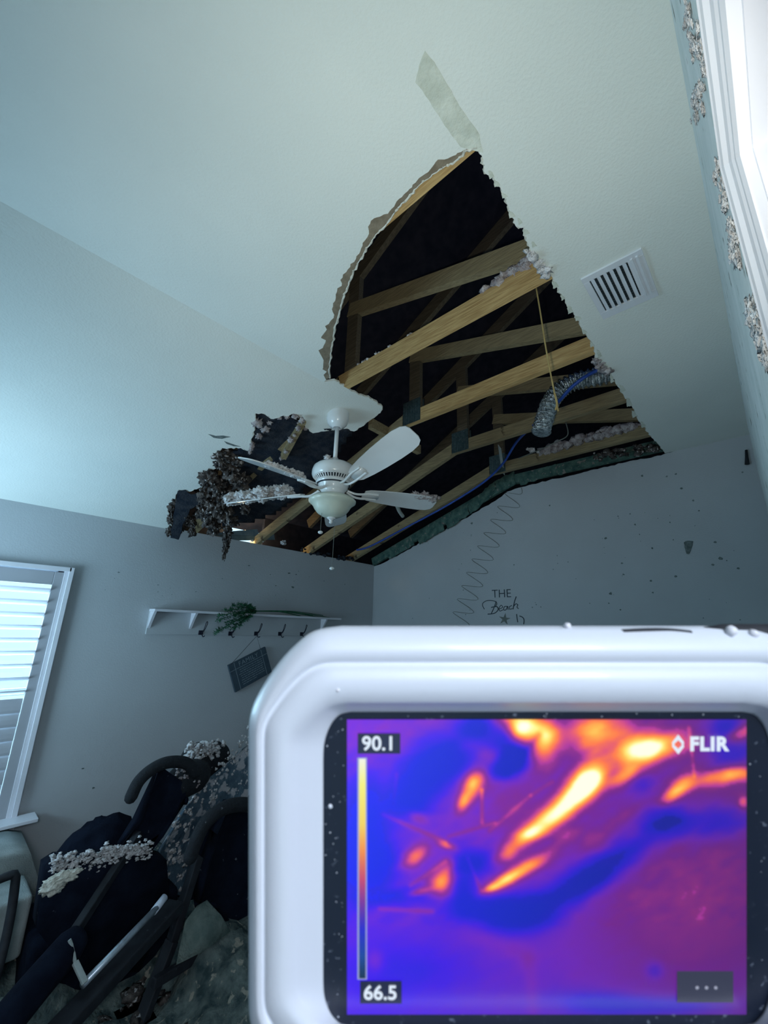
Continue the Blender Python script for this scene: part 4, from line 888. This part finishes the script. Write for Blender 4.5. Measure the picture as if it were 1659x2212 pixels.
for j in range(NY + 1):
    for i in range(NX + 1):
        x = SX0 + (SX1 - SX0) * i / NX; y = SY0 + (SY1 - SY0) * j / NY
        p = sc(x, y); vs.append(L2(*p, -.0026))
        u, v = i / NX, j / NY
        h = (.40 * (1 - u) + .50 * u) * (1 - v) + (.31 * (1 - u) + .44 * u) * v
        h += .08 * math.exp(-((u - .85) ** 2 / .06 + (v - .62) ** 2 / .09)) - .05 * math.exp(-((u - .15) ** 2 / .03 + (v - .85) ** 2 / .02))
        h += gsum(HOT, x, y) * .86 - gsum(COLD, x, y) * .72
        for l in LINES: h += l[5] * seg(x, y, *l[:5])
        h += .05 * noise.fractal(Vector((x / 75 + y / 120, y / 55, 2)), 1, 2, 4) * (1 if y < 850 else .3)
        c = pal(h); dim = 1.12 - .30 * u * (1 if h < .6 else .25) - (.05 * v)
        if h < .15: c = [c[0], c[1] * .9, c[2] * (1.08 - .3 * u)]
        lin = [min(1.3, ((max(0, q * dim) / 255) ** 2.2)) for q in c]
        cols.append((*lin, 1))
fs = [(j * (NX + 1) + i, (j + 1) * (NX + 1) + i, (j + 1) * (NX + 1) + i + 1, j * (NX + 1) + i + 1) for j in range(NY) for i in range(NX)]
me.from_pydata(vs, [], fs); 
def colour_layers(me, cols):        # the display picture is stored as two two-channel data layers
    a = me.uv_layers.new(name='red_green'); bl = me.uv_layers.new(name='blue'); ua = []; ub = []
    for l in me.loops:
        c = cols[l.vertex_index]; ua += [c[0], c[1]]; ub += [c[2], 0]
    a.data.foreach_set('uv', ua); me.uv_layers['blue'].data.foreach_set('uv', ub)
colour_layers(me, cols)
m, nt, b = nodes('heat_display')
u1 = nt.nodes.new('ShaderNodeUVMap'); u1.uv_map = 'red_green'; u2 = nt.nodes.new('ShaderNodeUVMap'); u2.uv_map = 'blue'
s1 = nt.nodes.new('ShaderNodeSeparateXYZ'); s2 = nt.nodes.new('ShaderNodeSeparateXYZ'); an = nt.nodes.new('ShaderNodeCombineColor')
nt.links.new(u1.outputs[0], s1.inputs[0]); nt.links.new(u2.outputs[0], s2.inputs[0])
nt.links.new(s1.outputs[0], an.inputs[0]); nt.links.new(s1.outputs[1], an.inputs[1]); nt.links.new(s2.outputs[0], an.inputs[2])
b.inputs['Base Color'].default_value = (.01, .01, .015, 1); b.inputs['Roughness'].default_value = .3
nt.links.new(an.outputs['Color'], b.inputs['Emission Color']); b.inputs['Emission Strength'].default_value = 1.0
scr = obj('screen', me, m, bez, False)
M['scr_dark'] = glow('display_dark_box', (.006, .012, .05), 1); M['scr_white'] = glow('display_white', (.72, .82, .95), 1); M['scr_grey'] = glow('display_grey', (.03, .035, .07), 1); M['scr_dim'] = glow('display_dim', (.35, .38, .5), 1)
def srect(bm, x0, y0, x1, y1, z=-.0024, t=.00005):
    a = L2(*sc(x0, y1), z); c = L2(*sc(x1, y0), z); box(bm, (a.x, a.y, z - t), (c.x, c.y, z))
bm = BM(); srect(bm, 157, 143, 313, 217); obj('readout_box', bm, M['scr_dark'], scr)
bm = BM(); srect(bm, 166, 1050, 318, 1132); obj('readout_box', bm, M['scr_dark'], scr)
bm = BM(); srect(bm, 1326, 1014, 1532, 1128); obj('menu_button', bm, M['scr_grey'], scr)
pxm = D / F / 1.6946
def stext(name, s, x, y, h, mt, **k):
    c = L2(*sc(x, y), -.00225); return text_mesh(name, s, h * pxm * 1.38, mt, Matrix.Translation(c), .00002, scr, **k)
stext('temperature_text', '90.1', 234, 182, 54, M['scr_white'], bold=.00007)
stext('temperature_text', '66.5', 240, 1095, 54, M['scr_white'], bold=.00007)
stext('logo_text', 'FLIR', 1442, 184, 52, M['scr_white'], bold=.00016, space=1.12)
bm = BM(); c = (1330, 183)
for sgn in (-1, 1):
    pts = [(c[0], c[1] + sgn * 36), (c[0] + 22, c[1] + sgn * 8), (c[0] + 10, c[1] + sgn * 6), (c[0], c[1] + sgn * 16), (c[0] - 10, c[1] + sgn * 6), (c[0] - 22, c[1] + sgn * 8)]
    plate(bm, [L2(*sc(*q), -.0023) for q in pts], (0, 0, .00004))
for sgn in (-1, 1): srect(bm, c[0] + sgn * 17 - 4, c[1] - 9, c[0] + sgn * 17 + 4, c[1] + 9, -.00228)
obj('logo_mark', bm, M['scr_white'], scr)
bm = BM()
for k in range(3):
    q = L2(*sc(1400 + k * 34, 1074), -.0023); fluffball(bm, q, 7 * pxm, 1, (1, 1, .05), 0)
obj('menu_dots', bm, M['scr_dim'], scr)
bm = BM(); srect(bm, 156, 232, 191, 1044, -.00245); obj('scale_bar_outline', bm, glow('display_pale', (.30, .34, .62), 1), scr)
me = bpy.data.meshes.new('scale_bar'); vs = []; fs = []; cols = []; N = 60
BAR = [(0, (235, 238, 225)), (.12, (240, 235, 120)), (.30, (238, 205, 90)), (.42, (235, 140, 70)), (.55, (190, 70, 110)), (.65, (120, 50, 150)), (.78, (35, 40, 200)), (.9, (20, 70, 150)), (1, (15, 50, 75))]
for j in range(N + 1):
    t = j / N; y = 236 + (1040 - 236) * t
    for x in (162, 186): vs.append(L2(*sc(x, y), -.00235))
    for (a, ca), (b_, cb) in zip(BAR, BAR[1:]):
        if t <= b_: k = (t - a) / (b_ - a); c = [ca[i] + (cb[i] - ca[i]) * k for i in range(3)]; break
    for _ in range(2): cols.append(tuple((q / 255) ** 2.2 for q in c) + (1,))
me.from_pydata(vs, [], [(2 * j, 2 * j + 2, 2 * j + 3, 2 * j + 1) for j in range(N)]); colour_layers(me, cols)
obj('scale_bar', me, m, scr)
# top lid detail and dust
bm = BM(); tube(bm, smooth_path([L2(1340, 1366, -.0047), L2(1400, 1363, -.0049), L2(1450, 1364, -.0049), L2(1496, 1369, -.0045)]), [.0002] + [.0006] * 23 + [.0002], 8); obj('button_slot', bm, M['black'], dev)
bm = BM()
tube(bm, [L2(1500, 1362, -.0068), L2(1560, 1364, -.0062), L2(1660, 1368, -.0058), L2(1790, 1372, -.0058)], [.0004, .0014, .0018, .0018], 12); obj('port_cover', bm, M['black'], dev, True)
for (x, y, r) in ((1580, 1363, .0010), (1628, 1369, .00085), (1226, 1352, .0007), (730, 1491, .00032)):
    bm = BM(); q = L2(x, y, -.0038 if x > 1300 else (-.006 if x > 1000 else .0005)); fluffball(bm, q, r, 2, (1, 1, 1), .1); obj('dust_fleck', bm, M['trim'], dev, True)
bm = BM(); random.seed(2)
for i in range(46):
    x, y = (random.uniform(702, 742), random.uniform(1560, 2200)) if random.random() < .6 else ((random.uniform(720, 1600), random.uniform(1541, 1550)) if random.random() < .6 else (random.uniform(1618, 1655), random.uniform(1600, 2200)))
    q = L2(x, y, -.0027); fluffball(bm, q, random.uniform(.00004, .00014), 1, (1, 1, .3), .3)
q = L2(714, 1742, -.0026); fluffball(bm, q, .0004, 2, (1, 1, .4), .4)
obj('bezel_dust', bm, M['housing'], bez, kind='stuff')
